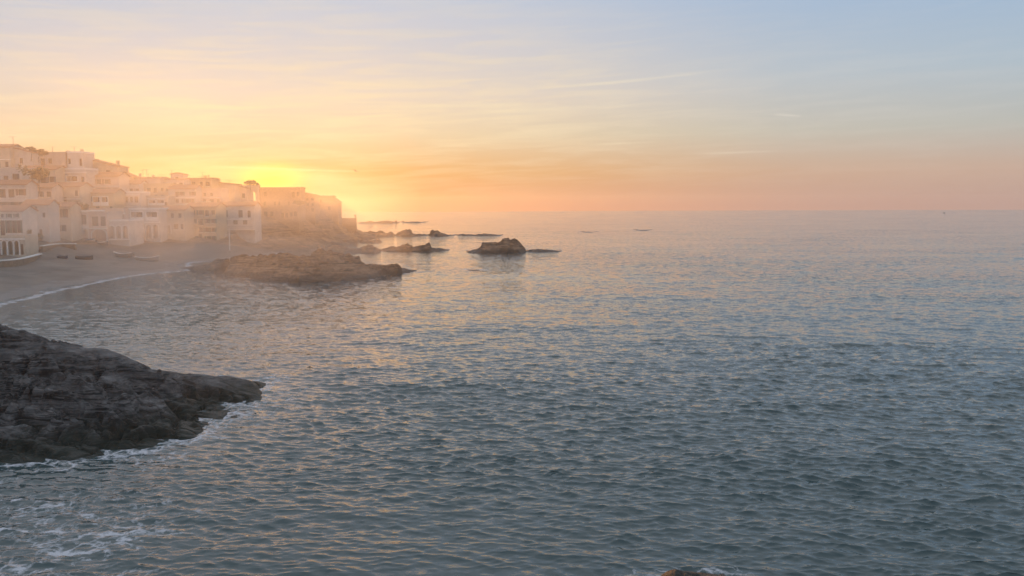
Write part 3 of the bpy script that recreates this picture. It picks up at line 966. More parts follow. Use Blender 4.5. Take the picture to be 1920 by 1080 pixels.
def build_house(name, label, x0, x1, ytop, ybase, Y, mat='white', roof='flat', ops=(), auto=None, ytop2=None, depth=7.0, yaw=0.0, chim=(), ant=(), found=6.0,
                ledge=(), balc=(), shut=None, group='houses of the seaside village', rise=1.1, thru=()):
    xc = (x0 + x1) / 2
    base = at(xc, ybase, Y)
    a, b = at(x0, ytop, Y), at(x1, ytop, Y)
    W = (Vector((b.x, b.y)) - Vector((a.x, a.y))).length
    view = math.atan2(base.x, base.y)                             # azimuth of the house seen from the camera
    k = Y / F / math.cos(view) ** 0                               # metres per pixel at that depth
    H = at(xc, ytop, Y).z - base.z
    HL, HR = H, (H if ytop2 is None else at(xc, ytop2, Y).z - base.z)
    root = empty(name, base, yaw)
    tag(root, label, 'house', group)
    lx = lambda px: (px - xc) * k
    lz = lambda py: at(xc, py, Y).z - base.z
    W2 = W / 2
    zt = lambda u: HL + (HR - HL) * (u + W2) / W
    holes = []                                                    # (polygon, depth, kind, box)
    for o in ops:
        kind, p0, p1, q0, q1 = o[:5]
        holes.append((kind, max(lx(p0), -W2 + .15), min(lx(p1), W2 - .15), lz(q1), lz(q0)))
    if auto:
        rows, cols, fill = auto
        for r_ in range(rows):
            zc = (min(HL, HR) - .5) * (r_ + .56) / rows
            hh = min(1.5, (min(HL, HR) - .5) / rows * .52)
            for c_ in range(cols):
                if random.random() > fill:
                    continue
                uc = -W2 + W * (c_ + .5) / cols + random.uniform(-.15, .15)
                hw = min(.62, W / cols * .26) * random.choice((.8, 1, 1.2))
                z0_ = zc - hh / 2
                z1_ = zc + hh / 2
                if random.random() < .25:
                    z0_ = max(.12, zc - hh * .85)
                if any(uc + hw > h[1] - .1 and uc - hw < h[2] + .1 and z1_ > h[3] - .1 and z0_ < h[4] + .1 for h in holes):
                    continue
                holes.append(('w', uc - hw, uc + hw, z0_, z1_))
    w = MB()
    outer = [Vector((-W2, 0, -found)), Vector((W2, 0, -found)), Vector((W2, 0, HR)), Vector((-W2, 0, HL))]
    polys = [outer]
    for h in holes:
        kind, u0, u1, z0_, z1_ = h
        if kind in 'as':
            pp = arch_pts(u0, u1, z0_, z1_, 8, None if kind == 'a' else (z1_ - z0_) * .35)
        elif kind == 't':
            pp = arch_pts(u0, u1, z0_, z1_, 8)
        else:
            pp = [(u0, z0_), (u1, z0_), (u1, z1_), (u0, z1_)]
        polys.append([Vector((p[0], 0, p[1])) for p in pp])
    flat = [v for p in polys for v in p]
    n = len(w.v)
    w.v += [tuple(v) for v in flat]
    for tri in tessellate_polygon(polys):
        w.f.append(tuple(n + i for i in tri))
    thick = []
    for h, pp in zip(holes, polys[1:]):
        kind = h[0]
        d = {'w': .22, 'd': .22, 'a': 1.6, 's': 2.2, 'l': 1.8, 't': depth}[kind]
        for i in range(len(pp)):
            p, q = pp[i], pp[(i + 1) % len(pp)]
            w.quad([p, q, q + Vector((0, d, 0)), p + Vector((0, d, 0))])
        if kind != 't':
            w.quad([p + Vector((0, d, 0)) for p in pp])
        else:
            thick.append(pp)
    D = depth
    back = [Vector((-W2, D, -found)), Vector((W2, D, -found)), Vector((W2, D, HR)), Vector((-W2, D, HL))]
    if thick:
        bp_ = [back] + [[p + Vector((0, D, 0)) for p in pp] for pp in thick]
        n = len(w.v)
        w.v += [tuple(v) for q in bp_ for v in q]
        for tri in tessellate_polygon(bp_):
            w.f.append(tuple(n + i for i in tri))
    else:
        w.quad(back)
    w.quad([outer[0], back[0], back[3], outer[3]])
    w.quad([outer[1], back[1], back[2], outer[2]])
    w.quad([outer[3], outer[2], back[2], back[3]])
    rf = None
    if roof == 'tile':                                            # ridge parallel to the front
        for u in (-W2, W2):
            z = zt(u)
            w.quad([(u, 0, z), (u, D, z), (u, D / 2, z + rise)])
        r = MB()
        o_ = .35
        sl = rise / (D / 2)
        for s_ in (0, 1):
            ya, yb = (-o_, D / 2) if s_ == 0 else (D + o_, D / 2)
            za = -o_ * sl
            low = [(-W2 - o_, ya, HL + za), (W2 + o_, ya, HR + za), (W2 + o_, yb, HR + rise), (-W2 - o_, yb, HL + rise)]
            r.hexa([(p[0], p[1], p[2] + .02) for p in low], [(p[0], p[1], p[2] + .2) for p in low])
        rf = r.build('roof', M['tile'], root)
    elif roof == 'shed':                                          # one slope along the front
        r = MB()
        o_ = .3
        low = [(-W2 - o_, -o_, HL + .02), (W2 + o_, -o_, HR + .02), (W2 + o_, D + o_, HR + .02), (-W2 - o_, D + o_, HL + .02)]
        r.hexa(low, [(p[0], p[1], p[2] + .22) for p in low])
        rf = r.build('roof', M['tile'], root)
    elif roof == 'gable':                                         # gable end faces the viewer
        w.quad([(-W2, 0, HL), (W2, 0, HR), (0, 0, max(HL, HR) + rise)])
        w.quad([(-W2, D, HL), (W2, D, HR), (0, D, max(HL, HR) + rise)])
        r = MB()
        o_ = .3
        for s_ in (-1, 1):
            e = (s_ * (W2 + o_), HL - o_ * rise / W2)
            low = [(0, -o_, HL + rise + .02), (e[0], -o_, e[1] + .02), (e[0], D + o_, e[1] + .02), (0, D + o_, HL + rise + .02)]
            r.hexa(low, [(p[0], p[1], p[2] + .2) for p in low])
        rf = r.build('roof', M['tile'], root)
    else:
        c = MB()
        c.box(-W2 - .08, W2 + .08, -.08, .22, min(HL, HR) + .003, min(HL, HR) + .5)
        c.box(-W2 - .08, -W2 + .2, .222, D, min(HL, HR) + .003, min(HL, HR) + .5)
        c.box(W2 - .2, W2 + .08, .222, D, min(HL, HR) + .003, min(HL, HR) + .5)
        c.build('parapet', M['trim'] if mat == 'white' else M[mat], root)
    w.build('wall', M[mat], root)
    for kind, u0, u1, z0_, z1_ in holes:
        if kind == 'w':
            MB().box(u0 - .1, u1 + .1, -.09, -.003, z0_ - .1, z0_ - .01).build('sill', M['trim' if mat != 'stone' else 'stone'], root)
            add_window(root, u0, u1, z0_, z1_, .22, shut if random.random() < .8 else None)
        elif kind == 'd':
            d = MB().box(u0 + .02, u1 - .02, .12, .2, z0_ + .01, z1_ - .02)
            for q in range(2):
                zz = z0_ + (z1_ - z0_) * (.12 + .45 * q)
                d.box(u0 + .12, u1 - .12, .1, .119, zz, zz + (z1_ - z0_) * .32)
            d.build('door', M['wood'], root)
        if kind in 'asl':                                         # pale surround standing proud of the wall
            pp = arch_pts(u0, u1, z0_, z1_, 8, (z1_ - z0_) * .35 if kind == 's' else None) if kind in 'as' else [(u0, z0_), (u1, z0_), (u1, z1_), (u0, z1_)]
            uc, zc, wd = (u0 + u1) / 2, (z0_ + z1_) / 2, .22
            hw, hh = (u1 - u0) / 2, (z1_ - z0_) / 2
            ou = [(uc + (p[0] - uc) * (hw + wd) / hw, zc + (p[1] - zc) * (hh + wd) / hh) for p in pp]
            sb = MB()
            for i in range(1, len(pp)):
                j = (i + 1) % len(pp)
                sb.hexa([(pp[i][0], -.05, pp[i][1]), (pp[j][0], -.05, pp[j][1]), (ou[j][0], -.05, ou[j][1]), (ou[i][0], -.05, ou[i][1])],
                        [(pp[i][0], -.003, pp[i][1]), (pp[j][0], -.003, pp[j][1]), (ou[j][0], -.003, ou[j][1]), (ou[i][0], -.003, ou[i][1])])
            sb.build('opening_surround', M['trim'], root)
        if kind == 'l':                                           # loggia: low parapet and a glazed back wall
            hgt = min(.9, (z1_ - z0_) * .38)
            MB().box(u0 - .05, u1 + .05, -.06, .12, z0_ - .12, z0_ + hgt).build('parapet', M['trim'], root)
            add_window(root, u0 + (u1 - u0) * .25, u0 + (u1 - u0) * .75, z0_ + .05, z1_ - .15, 1.75)
    if auto and mat != 'stone' and random.random() < .6:
        for r_ in range(1, auto[0]):
            zz = (min(HL, HR) - .5) * r_ / auto[0] + .1
            MB().box(-W2 - .05, W2 + .05, -.12, -.003, zz - .1, zz + .1).build('floor_band', M['trim'], root)
    for p0, p1, q in ledge:
        MB().box(lx(p0), lx(p1), -.35, -.003, lz(q) - .14, lz(q) + .14).build('ledge', M['trim'], root)
    for p0, p1, q in balc:
        u0, u1, z = lx(p0), lx(p1), lz(q)
        bo = MB().box(u0, u1, -1.2, -.003, z - .16, z).build('balcony', M['trim'], root)
        rl = MB()
        rl.box(u0, u1, -1.2, -1.14, z + .88, z + .94)
        x = u0
        while x < u1 + .01:
            rl.box(min(x, u1 - .03), min(x, u1 - .03) + .03, -1.19, -1.15, z, z + .88)
            x += .28
        rl.build('railing', M['metal'], bo)
    for p, q0, q1, wd in chim:                                    # chimneys: pixel centre, top, foot, width
        u, hw, z1_, z0_ = lx(p), wd * k / 2, lz(q0), lz(q1) - .8
        yy = 1.2
        cb = MB().box(u - hw, u + hw, yy, yy + 2 * hw, z0_, z1_ - .18)
        cb.box(u - hw - .08, u + hw + .08, yy - .08, yy + 2 * hw + .08, z1_ - .3, z1_ - .2)
        for s_ in (-1, 1):                                        # little tiled cap on two legs
            cb.box(u + s_ * hw * .8 - .06, u + s_ * hw * .8 + .06, yy, yy + 2 * hw, z1_ - .2, z1_)
        cb.box(u - hw - .05, u + hw + .05, yy - .05, yy + 2 * hw + .05, z1_, z1_ + .08)
        cb.build('chimney', M[mat] if mat != 'white' else M['cream'], rf or root)
    for p, q0, q1 in ant:
        u, z1_, z0_ = lx(p), lz(q0), lz(q1) - .8
        am = MB().tube((u, 2, z0_), (u, 2, z1_), .08, .06, 6)
        bl = 1.1
        am.tube((u - bl, 2.0, z1_ - .08), (u + bl * .8, 2.1, z1_ - .08), .035, None, 5)
        for i in range(6):
            xx = u - bl + i * bl * .34
            am.tube((xx, 1.72 + .02 * i, z1_ - .08), (xx, 2.3 - .02 * i, z1_ - .08), .025, None, 4)
        am.tube((u - .35, 2, z1_ - .75), (u + .35, 2, z1_ - .75), .018, None, 5)
        am.build('antenna', M['metal'], rf or root)
    return root


H = build_house
# ---- the row on the beach
H('porch_house', 'low cream porch building with a row of rounded openings, right behind the curved beach wall', -70, 46, 446, 480, 179, 'cream', 'flat',
  [('a', -8, 1, 452, 478), ('a', 4, 12, 452, 478), ('a', 15, 23, 452, 478), ('a', 26, 34, 452, 478), ('d', 37, 42, 458, 478)], ledge=[(-70, 46, 448.5)], yaw=.1, depth=6)
H('terrace_house', 'white house set back on the roof terrace of the cream porch building', -70, 42, 396, 446, 187, 'white', 'tile',
  [('d', 1, 9, 414, 443), ('w', 13, 18, 414, 437), ('w', 22, 27, 414, 437), ('w', 31, 37, 414, 437), ('w', 3, 8, 401, 408), ('w', 15, 20, 401, 408), ('w', 28, 33, 401, 408), ('l', -30, -6, 414, 443)],
  balc=[(-60, 40, 411)], yaw=.1, shut='green')
H('tall_house', 'narrow tall grey house with scattered small windows above the terrace house', 47, 92, 384, 446, 205, 'grey', 'tile',
  [('w', 60, 64, 408, 416), ('w', 68, 72, 387, 396), ('w', 81, 86, 399, 408), ('w', 52, 56, 420, 429), ('d', 74, 79, 430, 444)], yaw=.15)
H('cream_house', 'cream house with one tall window beside the stairs', 91, 134, 388, 454, 216, 'cream', 'tile',
  [('w', 119, 126, 392, 408), ('w', 100, 105, 396, 405), ('w', 116, 122, 422, 434), ('d', 100, 107, 438, 453)], yaw=.1, shut='wood')
H('arcaded_house', 'white house with two tall shuttered windows above two rounded arches', 133, 168, 398, 459, 223, 'white', 'flat',
  [('w', 138, 149, 403, 421), ('w', 154, 164, 403, 421), ('a', 139, 152, 430, 457), ('a', 155, 167, 430, 457)], ledge=[(133, 168, 426)], depth=9)
H('wide_arch_house', 'pale house with a single wide flat arch and paired windows', 168, 203, 400, 455, 223, 'pink', 'flat',
  [('w', 174, 186, 406, 424), ('w', 190, 200, 406, 424), ('s', 173, 200, 430, 454)], ledge=[(167, 203, 428)], depth=9)
H('triple_arch_house', 'white house with three slender arches over a balustrade, beside the wide arch', 203, 243, 415, 459, 224, 'white', 'flat',
  [('a', 206, 216, 423, 447), ('a', 219, 228, 423, 447), ('a', 231, 241, 423, 447)], ledge=[(202, 244, 449)], depth=9)
H('long_ledge_house', 'pink house set back above the arches under a long white ledge', 160, 236, 394, 424, 233, 'pink', 'flat',
  [('w', 205, 212, 404, 414), ('w', 215, 222, 404, 414), ('w', 226, 232, 403, 413)], ledge=[(160, 236, 400)], depth=8)
H('great_arch_house', 'white house with one great round arch and square loggias above', 243, 302, 393, 461, 235, 'white', 'flat',
  [('a', 246, 272, 421, 459), ('a', 275, 285, 421, 446), ('a', 288, 298, 421, 446), ('l', 248, 270, 397, 413), ('l', 277, 297, 397, 413)], ledge=[(243, 302, 417)], depth=10)
H('small_arches_house', 'cream house with a pair of small arches near the beach end', 302, 348, 394, 458, 240, 'cream', 'tile',
  [('a', 306, 312, 422, 437), ('a', 315, 321, 422, 437), ('w', 327, 335, 420, 430), ('w', 340, 345, 420, 430), ('w', 308, 314, 400, 409), ('w', 322, 328, 400, 409), ('w', 336, 342, 400, 409)], depth=8)
H('shuttered_house', 'ochre house with green shutters at the bend of the beach', 348, 408, 388, 456, 247, 'ochre', 'tile', [('d', 372, 379, 438, 455)], (4, 5, .9), shut='green', yaw=-.1)
H('balcony_house', 'pale house with three dark upper windows over a projecting white terrace, near the flagpole', 408, 478, 386, 436, 258, 'white', 'tile',
  [('w', 420, 428, 394, 408), ('w', 448, 456, 394, 408), ('w', 465, 471, 395, 408), ('w', 420, 427, 413, 421), ('w', 438, 446, 413, 421), ('w', 456, 464, 413, 421)],
  balc=[(424, 478, 430)], ledge=[(416, 470, 411)])
# ---- middle terraces
H('white_house', 'white house with brown shutters halfway up the hill over the terrace house', -40, 48, 346, 398, 214, 'white', 'tile', [], (2, 5, .8), shut='wood', yaw=.12)
H('pink_house', 'pink house with blue shutters on the middle terrace, under the trees', 46, 98, 352, 394, 228, 'pink', 'tile', [('w', 47, 51, 370, 378)], (2, 4, .7), shut='blue', yaw=.1)
H('cream_house', 'cream house with plain windows and a balcony halfway up the hill', 97, 152, 350, 394, 236, 'cream', 'tile', [('w', 120, 126, 370, 384)], (2, 4, .7), balc=[(100, 132, 386)])
H('loggia_house', 'ochre house with two loggias over the long white ledge', 152, 216, 362, 402, 242, 'ochre', 'tile', [('l', 176, 188, 369, 385), ('l', 192, 203, 369, 385)], (2, 5, .5))
H('window_row_house', 'white house with a close row of windows below a white ledge', 214, 264, 362, 398, 249, 'white', 'flat',
  [('w', 220, 226, 369, 380), ('w', 228, 233, 369, 380), ('w', 235, 241, 369, 380), ('w', 245, 250, 369, 380), ('w', 253, 260, 369, 380)], ledge=[(216, 262, 365.5)], balc=[(231, 258, 387)])
H('flat_roof_house', 'cream flat roofed house with two glazed loggias over the square loggias', 263, 317, 370, 398, 253, 'cream', 'flat', [('l', 280, 292, 375, 384), ('l', 296, 308, 375, 384)], (1, 5, .5), ledge=[(278, 312, 372)])
H('grey_house', 'grey house with green shutters in the dense middle of the village', 317, 367, 354, 398, 258, 'grey', 'tile', [], (3, 5, .8), shut='green')
H('pink_house', 'pink house with white balcony and no shutters below the tall skyline houses', 366, 416, 356, 396, 264, 'pink', 'flat', [], (3, 4, .8), balc=[(372, 396, 378)])
H('back_house', 'white house with brown shutters behind the window row', 205, 262, 345, 372, 257, 'white', 'tile', [], (1, 5, .85), shut='wood')
H('back_house', 'ochre house with flat roof between the tower and window row', 262, 322, 347, 376, 260, 'ochre', 'flat', [], (2, 5, .8))
H('back_house', 'grey hillside house with flat roof and few windows under the gable house', -20, 45, 318, 352, 232, 'grey', 'flat', [('w', 24, 37, 326, 345)], (1, 3, .6))
H('back_house', 'cream hillside house with blue shutters below the bent pines', 44, 106, 318, 356, 240, 'cream', 'tile', [], (1, 4, .7), shut='blue')
H('back_house', 'white hillside house with a loggia and ledge below the twin chimney house', 104, 164, 318, 356, 245, 'white', 'flat', [('l', 126, 146, 330, 346)], (1, 4, .6), ledge=[(104, 164, 324)])
H('back_house', 'pink hillside house under the long sloping roof, with brown shutters', 162, 224, 330, 366, 250, 'pink', 'tile', [], (2, 4, .7), shut='wood')
# ---- the skyline
H('gable_house', 'highest house, its gable peak and aerial above all the others', -40, 22, 276, 340, 246, 'cream', 'tile', [], (3, 4, .6), rise=.9, ant=[(21, 255, 276)])
H('skyline_house', 'house whose roof slopes down from the highest gable, with two small chimneys', 20, 64, 275, 340, 248, 'white', 'shed', [], (2, 3, .6), ytop2=287, chim=[(38, 275, 281, 5), (50, 276, 284, 3)])
H('skyline_house', 'long low roofed skyline house with an aerial, behind the bent pines', 62, 128, 288, 340, 252, 'pink', 'flat', [], (2, 5, .6), chim=[(115, 285, 289, 6)], ant=[(95, 274, 289), (84, 281, 289)])
H('twin_chimney_house', 'flat topped skyline house with a chimney at either end', 126, 158, 287, 345, 252, 'white', 'flat', [], (2, 3, .6), chim=[(126, 282, 290, 4), (152, 280, 288, 4)], ant=[(136, 274, 287)])
H('long_roof_house', 'skyline house with a long sloping roof ending at a tall round chimney', 157, 223, 296, 352, 258, 'cream', 'shed', [], (2, 5, .6), ytop2=313, chim=[(173, 294, 300, 3.5), (181, 298, 303, 4), (200, 304, 308, 3)])
tw = H('skyline_house', 'narrow stepped skyline house beside the tall round chimney', 221, 241, 321, 362, 260, 'ochre', 'shed', [], (2, 2, .8), ytop2=331, chim=[(219.5, 301, 322, 4.6), (234, 321, 327, 6)])
H('skyline_house', 'broad pink skyline house with a thin chimney and a cluster of aerials', 240, 302, 334, 372, 264, 'pink', 'tile', [], (1, 5, .8), rise=.3, chim=[(250, 328.5, 334, 3.5), (261, 325, 334, 3.5), (285, 328, 335, 3.5)],
  ant=[(265, 318, 334), (272, 317, 334), (275, 325, 334), (293, 329, 335)])
H('roof_tower', 'small square roof tower with a low pitched roof on the skyline', 321, 344, 327, 350, 271, 'white', 'gable', [('w', 329, 335, 332, 340)], None, rise=.45, depth=4, chim=[(323, 324, 330, 4)])
H('skyline_house', 'white skyline house below the square roof tower', 300, 346, 336.5, 372, 267, 'white', 'tile', [], (2, 4, .8), rise=.2, chim=[(300, 332, 337, 4)], ant=[(301, 326, 337), (319, 319, 337)])
H('skyline_house', 'level roofed ochre skyline house right after the roof tower, bristling with aerials and pots', 345, 397, 335, 370, 273, 'ochre', 'tile', [], (2, 4, .8), rise=.2, chim=[(383, 329, 335, 5), (390, 328, 334, 2), (395, 333, 336, 4)],
  ant=[(352, 328, 335), (377, 322, 335), (375, 330, 335)])
H('skyline_house', 'low skyline house with a gently falling roof and two chimneys above the ochre beach house', 396, 440, 341, 374, 282, 'cream', 'shed', [], (1, 4, .7), ytop2=346, chim=[(397, 336, 342, 3), (409, 336, 343, 4)], ant=[(427, 337, 345)])
H('skyline_house', 'skyline house with the steep falling roof beside the see-through arch', 438, 464, 346, 380, 288, 'pink', 'shed', [], (1, 2, .7), ytop2=354, chim=[(456, 347, 353, 4)])
H('see_through_arch', 'wall pierced by one open arch letting the bright sky through', 463, 485, 349.5, 388, 292, 'cream', 'flat', [('t', 469, 479.5, 359, 376)], None, depth=1.2)
H('long_skyline_house', 'long level roofed house on the headland with the rising sun directly over it', 484, 564, 353, 392, 305, 'stone', 'tile', [], (2, 9, .45), rise=.25, chim=[(486, 346, 353, 2), (557, 351, 354, 3)])
H('stepped_house', 'small house stepping down after the long level roof on the headland', 563, 591, 360, 398, 314, 'stone', 'shed', [], (3, 3, .6), ytop2=367, chim=[(568, 357, 362, 5)])
H('lean_to', 'small lean-to with a steep roof at the seaward end of the headland houses', 622.6, 634, 370, 402, 327, 'stone', 'shed', [], None, ytop2=380)
H('end_house', 'last level roofed house of the headland, above the sea beside the lean-to', 588, 622.5, 369, 398, 326, 'stone', 'tile', [], (2, 4, .5), rise=.3, chim=[(592, 364, 369, 2), (606, 366, 369, 2)])
H('cliff_house', 'low house with a double dark window on the headland slope', 492, 560, 388, 414, 286, 'stone', 'flat', [('w', 527, 533, 399, 408), ('w', 534.5, 540, 399, 408), ('w', 544, 549, 398, 406)], (1, 6, .3))


# ------------------------------------------------------------------ walls, mast, shrubs
def wall_along(name, label, pts, zt, h, th, mat, cap=None):
    """pts: world x, y along the wall face"""
    root = empty(name, (pts[0][0], pts[0][1], 0))
    tag(root, label, 'wall')
    b, c = MB(), MB()
    nrm = []
    for i in range(len(pts)):
        a, d = pts[max(0, i - 1)], pts[min(len(pts) - 1, i + 1)]
        t = Vector((d[0] - a[0], d[1] - a[1])).normalized()
        nrm.append(Vector((-t.y, t.x)))
    o0 = pts[0]
    for i in range(len(pts) - 1):
        q = []
        for j in (i, i + 1):
            p = Vector((pts[j][0] - o0[0], pts[j][1] - o0[1]))
            q.append((p, p + nrm[j] * th))
        (a0, a1), (b0, b1) = q
        low = [(a0.x, a0.y, zt - h), (b0.x, b0.y, zt - h), (b1.x, b1.y, zt - h), (a1.x, a1.y, zt - h)]
        b.hexa(low, [(p[0], p[1], zt) for p in low])
        e = .12
        a0c, b0c, a1c, b1c = a0 - nrm[i] * e, b0 - nrm[i + 1] * e, a1 + nrm[i] * e, b1 + nrm[i + 1] * e
        lowc = [(p.x, p.y, zt + .003) for p in (a0c, b0c, b1c, a1c)]
        c.hexa(lowc, [(p[0], p[1], zt + .2) for p in lowc])
    b.build('wall_body', M[mat], root)
    if cap:
        c.build('coping', M[cap], root)
    return root


def smooth_line(pts, n=6):
    out = []
    for i in range(len(pts) - 1):
        p0, p1, p2, p3 = (Vector(pts[max(0, min(len(pts) - 1, i + j))]) for j in (-1, 0, 1, 2))
        for k in range(n):
            t = k / n
            out.append(tuple(.5 * (2 * p1 + (p2 - p0) * t + (2 * p0 - 5 * p1 + 4 * p2 - p3) * t * t + (3 * p1 - p0 - 3 * p2 + p3) * t ** 3)))
    out.append(tuple(pts[-1]))
    return out


cw = [ground(x, y, 3.3) for x, y in ((-90, 496), (-30, 493), (0, 490), (30, 487.5), (55, 483), (78, 477))]
wall_along('beach_wall', 'curved pale promenade wall at the top of the beach', smooth_line([(p.x, p.y) for p in cw]), 3.3, 2.2, .5, 'stone', 'trim')
sw = [ground(x, y, 4.6) for x, y in ((80, 462), (110, 458), (140, 458))]
wall_along('retaining_wall', 'rough stone retaining wall behind the boats', smooth_line([(p.x, p.y) for p in sw]), 4.6, 2.6, .5, 'stone', 'trim')
pw = [at(x, y, 350) for x, y in ((634, 409), (652, 409), (668, 408))]
wall_along('headland_wall', 'low stone wall dropping to the sea at the tip of the headland', [(p.x, p.y) for p in pw], pw[0].z, 7, 1.0, 'stone')
p = at(666, 404, 351)
po = MB().tube((0, 0, -3.5), (0, 0, 0), .3, .25, 8).box(-.4, .4, -.4, .4, .003, .25).build('gate_post', M['stone'])
po.location = p
tag(po, 'stubby stone post at the end of the headland wall', 'post')


def build_mast():
    b = at(431, 472, 232)
    h = at(431, 428, 232).z - b.z
    r = empty('flagpole', b)
    tag(r, 'slim white flagpole standing at the foot of the headland', 'flagpole')
    MB().tube((0, 0, -1), (0, 0, h), .14, .08, 8).build('pole', M['trim'], r)
    MB().tube((-1.1, 0, h * .72), (1.1, 0, h * .72), .05, None, 6).build('yard', M['trim'], r)
    MB().box(-.5, .5, -.5, .5, -1.0, .3).build('plinth', M['stone'], r)


build_mast()


def build_tree(label, px, py, Y, h, w, seed, name='pine_tree', flat=.45, lean=0.0, group='trees among the village houses', cat='tree', trunk=True):
    rng = random.Random(seed)
    b = at(px, py, Y)
    r = empty(name, b)
    tag(r, label, cat, group)
    if trunk:
        t = MB()
        p, rad = Vector((0, 0, -1.5)), .05 * h * .45 + .08
        top = Vector((lean, 0, h * .72))
        for i in range(5):
            q = Vector((0, 0, -1.5)).lerp(top, (i + 1) / 5) + Vector((rng.uniform(-.1, .1), rng.uniform(-.1, .1), 0))
            t.tube(p, q, rad, rad * .82, 7)
            p, rad = q, rad * .82
        for i in range(6):
            a = rng.uniform(0, 6.28)
            t.tube(top * rng.uniform(.75, 1), top + Vector((math.cos(a) * w * .35, math.sin(a) * w * .35, h * rng.uniform(.02, .2))), rad * .7, .03, 5)
        t.build('trunk', M['bark'], r)
    c = MB()
    cl = [(Vector((lean + rng.gauss(0, w * .22), rng.gauss(0, w * .22), h * (.82 if trunk else .5) + rng.gauss(0, h * .16 * flat + .05))), w * rng.uniform(.12, .26)) for _ in range(14)]
    for cc, rr in cl:
        for _ in range(60):
            d = Vector((rng.gauss(0, 1), rng.gauss(0, 1), rng.gauss(0, 1))).normalized() * rr * rng.uniform(.5, 1.05)
            d.z *= max(.5, flat)
            o = cc + d
            s_ = .05 * w * rng.uniform(.6, 1.3)
            u = Vector((rng.gauss(0, 1), rng.gauss(0, 1), rng.gauss(0, .6))).normalized()
            v = u.cross(Vector((rng.gauss(0, 1), rng.gauss(0, 1), rng.gauss(0, 1)))).normalized()
            c.quad([o - u * s_, o + v * s_ * .7, o + u * s_, o - v * s_ * .7])
    c.build('crown', M['leaf'], r)


build_tree('bent umbrella pine with a flat crown on the skyline, nearer the gable house', 58, 292, 244, 2.4, 2.8, 1, flat=.3, lean=.4)
build_tree('second bent umbrella pine on the skyline, beside the aerial', 71, 294, 244, 2.0, 2.6, 2, flat=.3, lean=.6)
build_tree('low round bush on the skyline beyond the two bent pines', 84, 291, 246, 1.2, 2.6, 3, 'bush', .8, cat='bush', trunk=False)
build_tree('broad dark tree on the hill between the grey and cream houses', 74, 352, 221, 4.2, 6.5, 4, 'broad_tree', .8)
build_tree('dark bushy tree beside the long white ledge', 150, 404, 226, 2.6, 3.6, 5, 'broad_tree', .8)
build_tree('bush on the slope next to the stairs above the beach wall', 62, 452, 196, 2.4, 3.4, 6, 'bush', .8, cat='bush', trunk=False)
build_tree('bush against the wall of the terrace house', 50, 444, 190, 2.2, 2.8, 7, 'bush', .8, cat='bush', trunk=False)
build_tree('rounded tree on the skyline just before the see-through arch', 470, 352, 287, 2.0, 4.4, 8, 'broad_tree', .6)
build_tree('scrubby bush on the headland slope under the long roof', 560, 386, 296, 2.0, 4.0, 9, 'bush', .7, cat='bush', trunk=False)


def build_stairs():
    a, b = ground(84, 466, 3.2), at(56, 432, 200)
    r = empty('beach_stairs', a)
    tag(r, 'stone steps climbing from the beach past the terrace house', 'stairs')
    n = 22
    v = b - a
    side = Vector((v.y, -v.x, 0)).normalized() * 1.1
    st = None
    for i in range(n):
        p = v * (i / n)
        q = v * ((i + 1) / n)
        z = v.z * (i + 1) / n
        low = [(p - side), (p + side), (q + side), (q - side)]
        m = MB().hexa([(c.x, c.y, z - 1.2) for c in low], [(c.x, c.y, z) for c in low])
        m.build('step', M['stone'], r)
    rl = MB()
    for i in range(0, n + 1, 3):
        p = v * (i / n) + side
        rl.tube(p, p + Vector((0, 0, .95)), .03, None, 6)
    rl.tube(side + Vector((0, 0, .95)), v + side + Vector((0, 0, .95)), .035, None, 6)
    rl.build('handrail', M['metal'], r)


build_stairs()


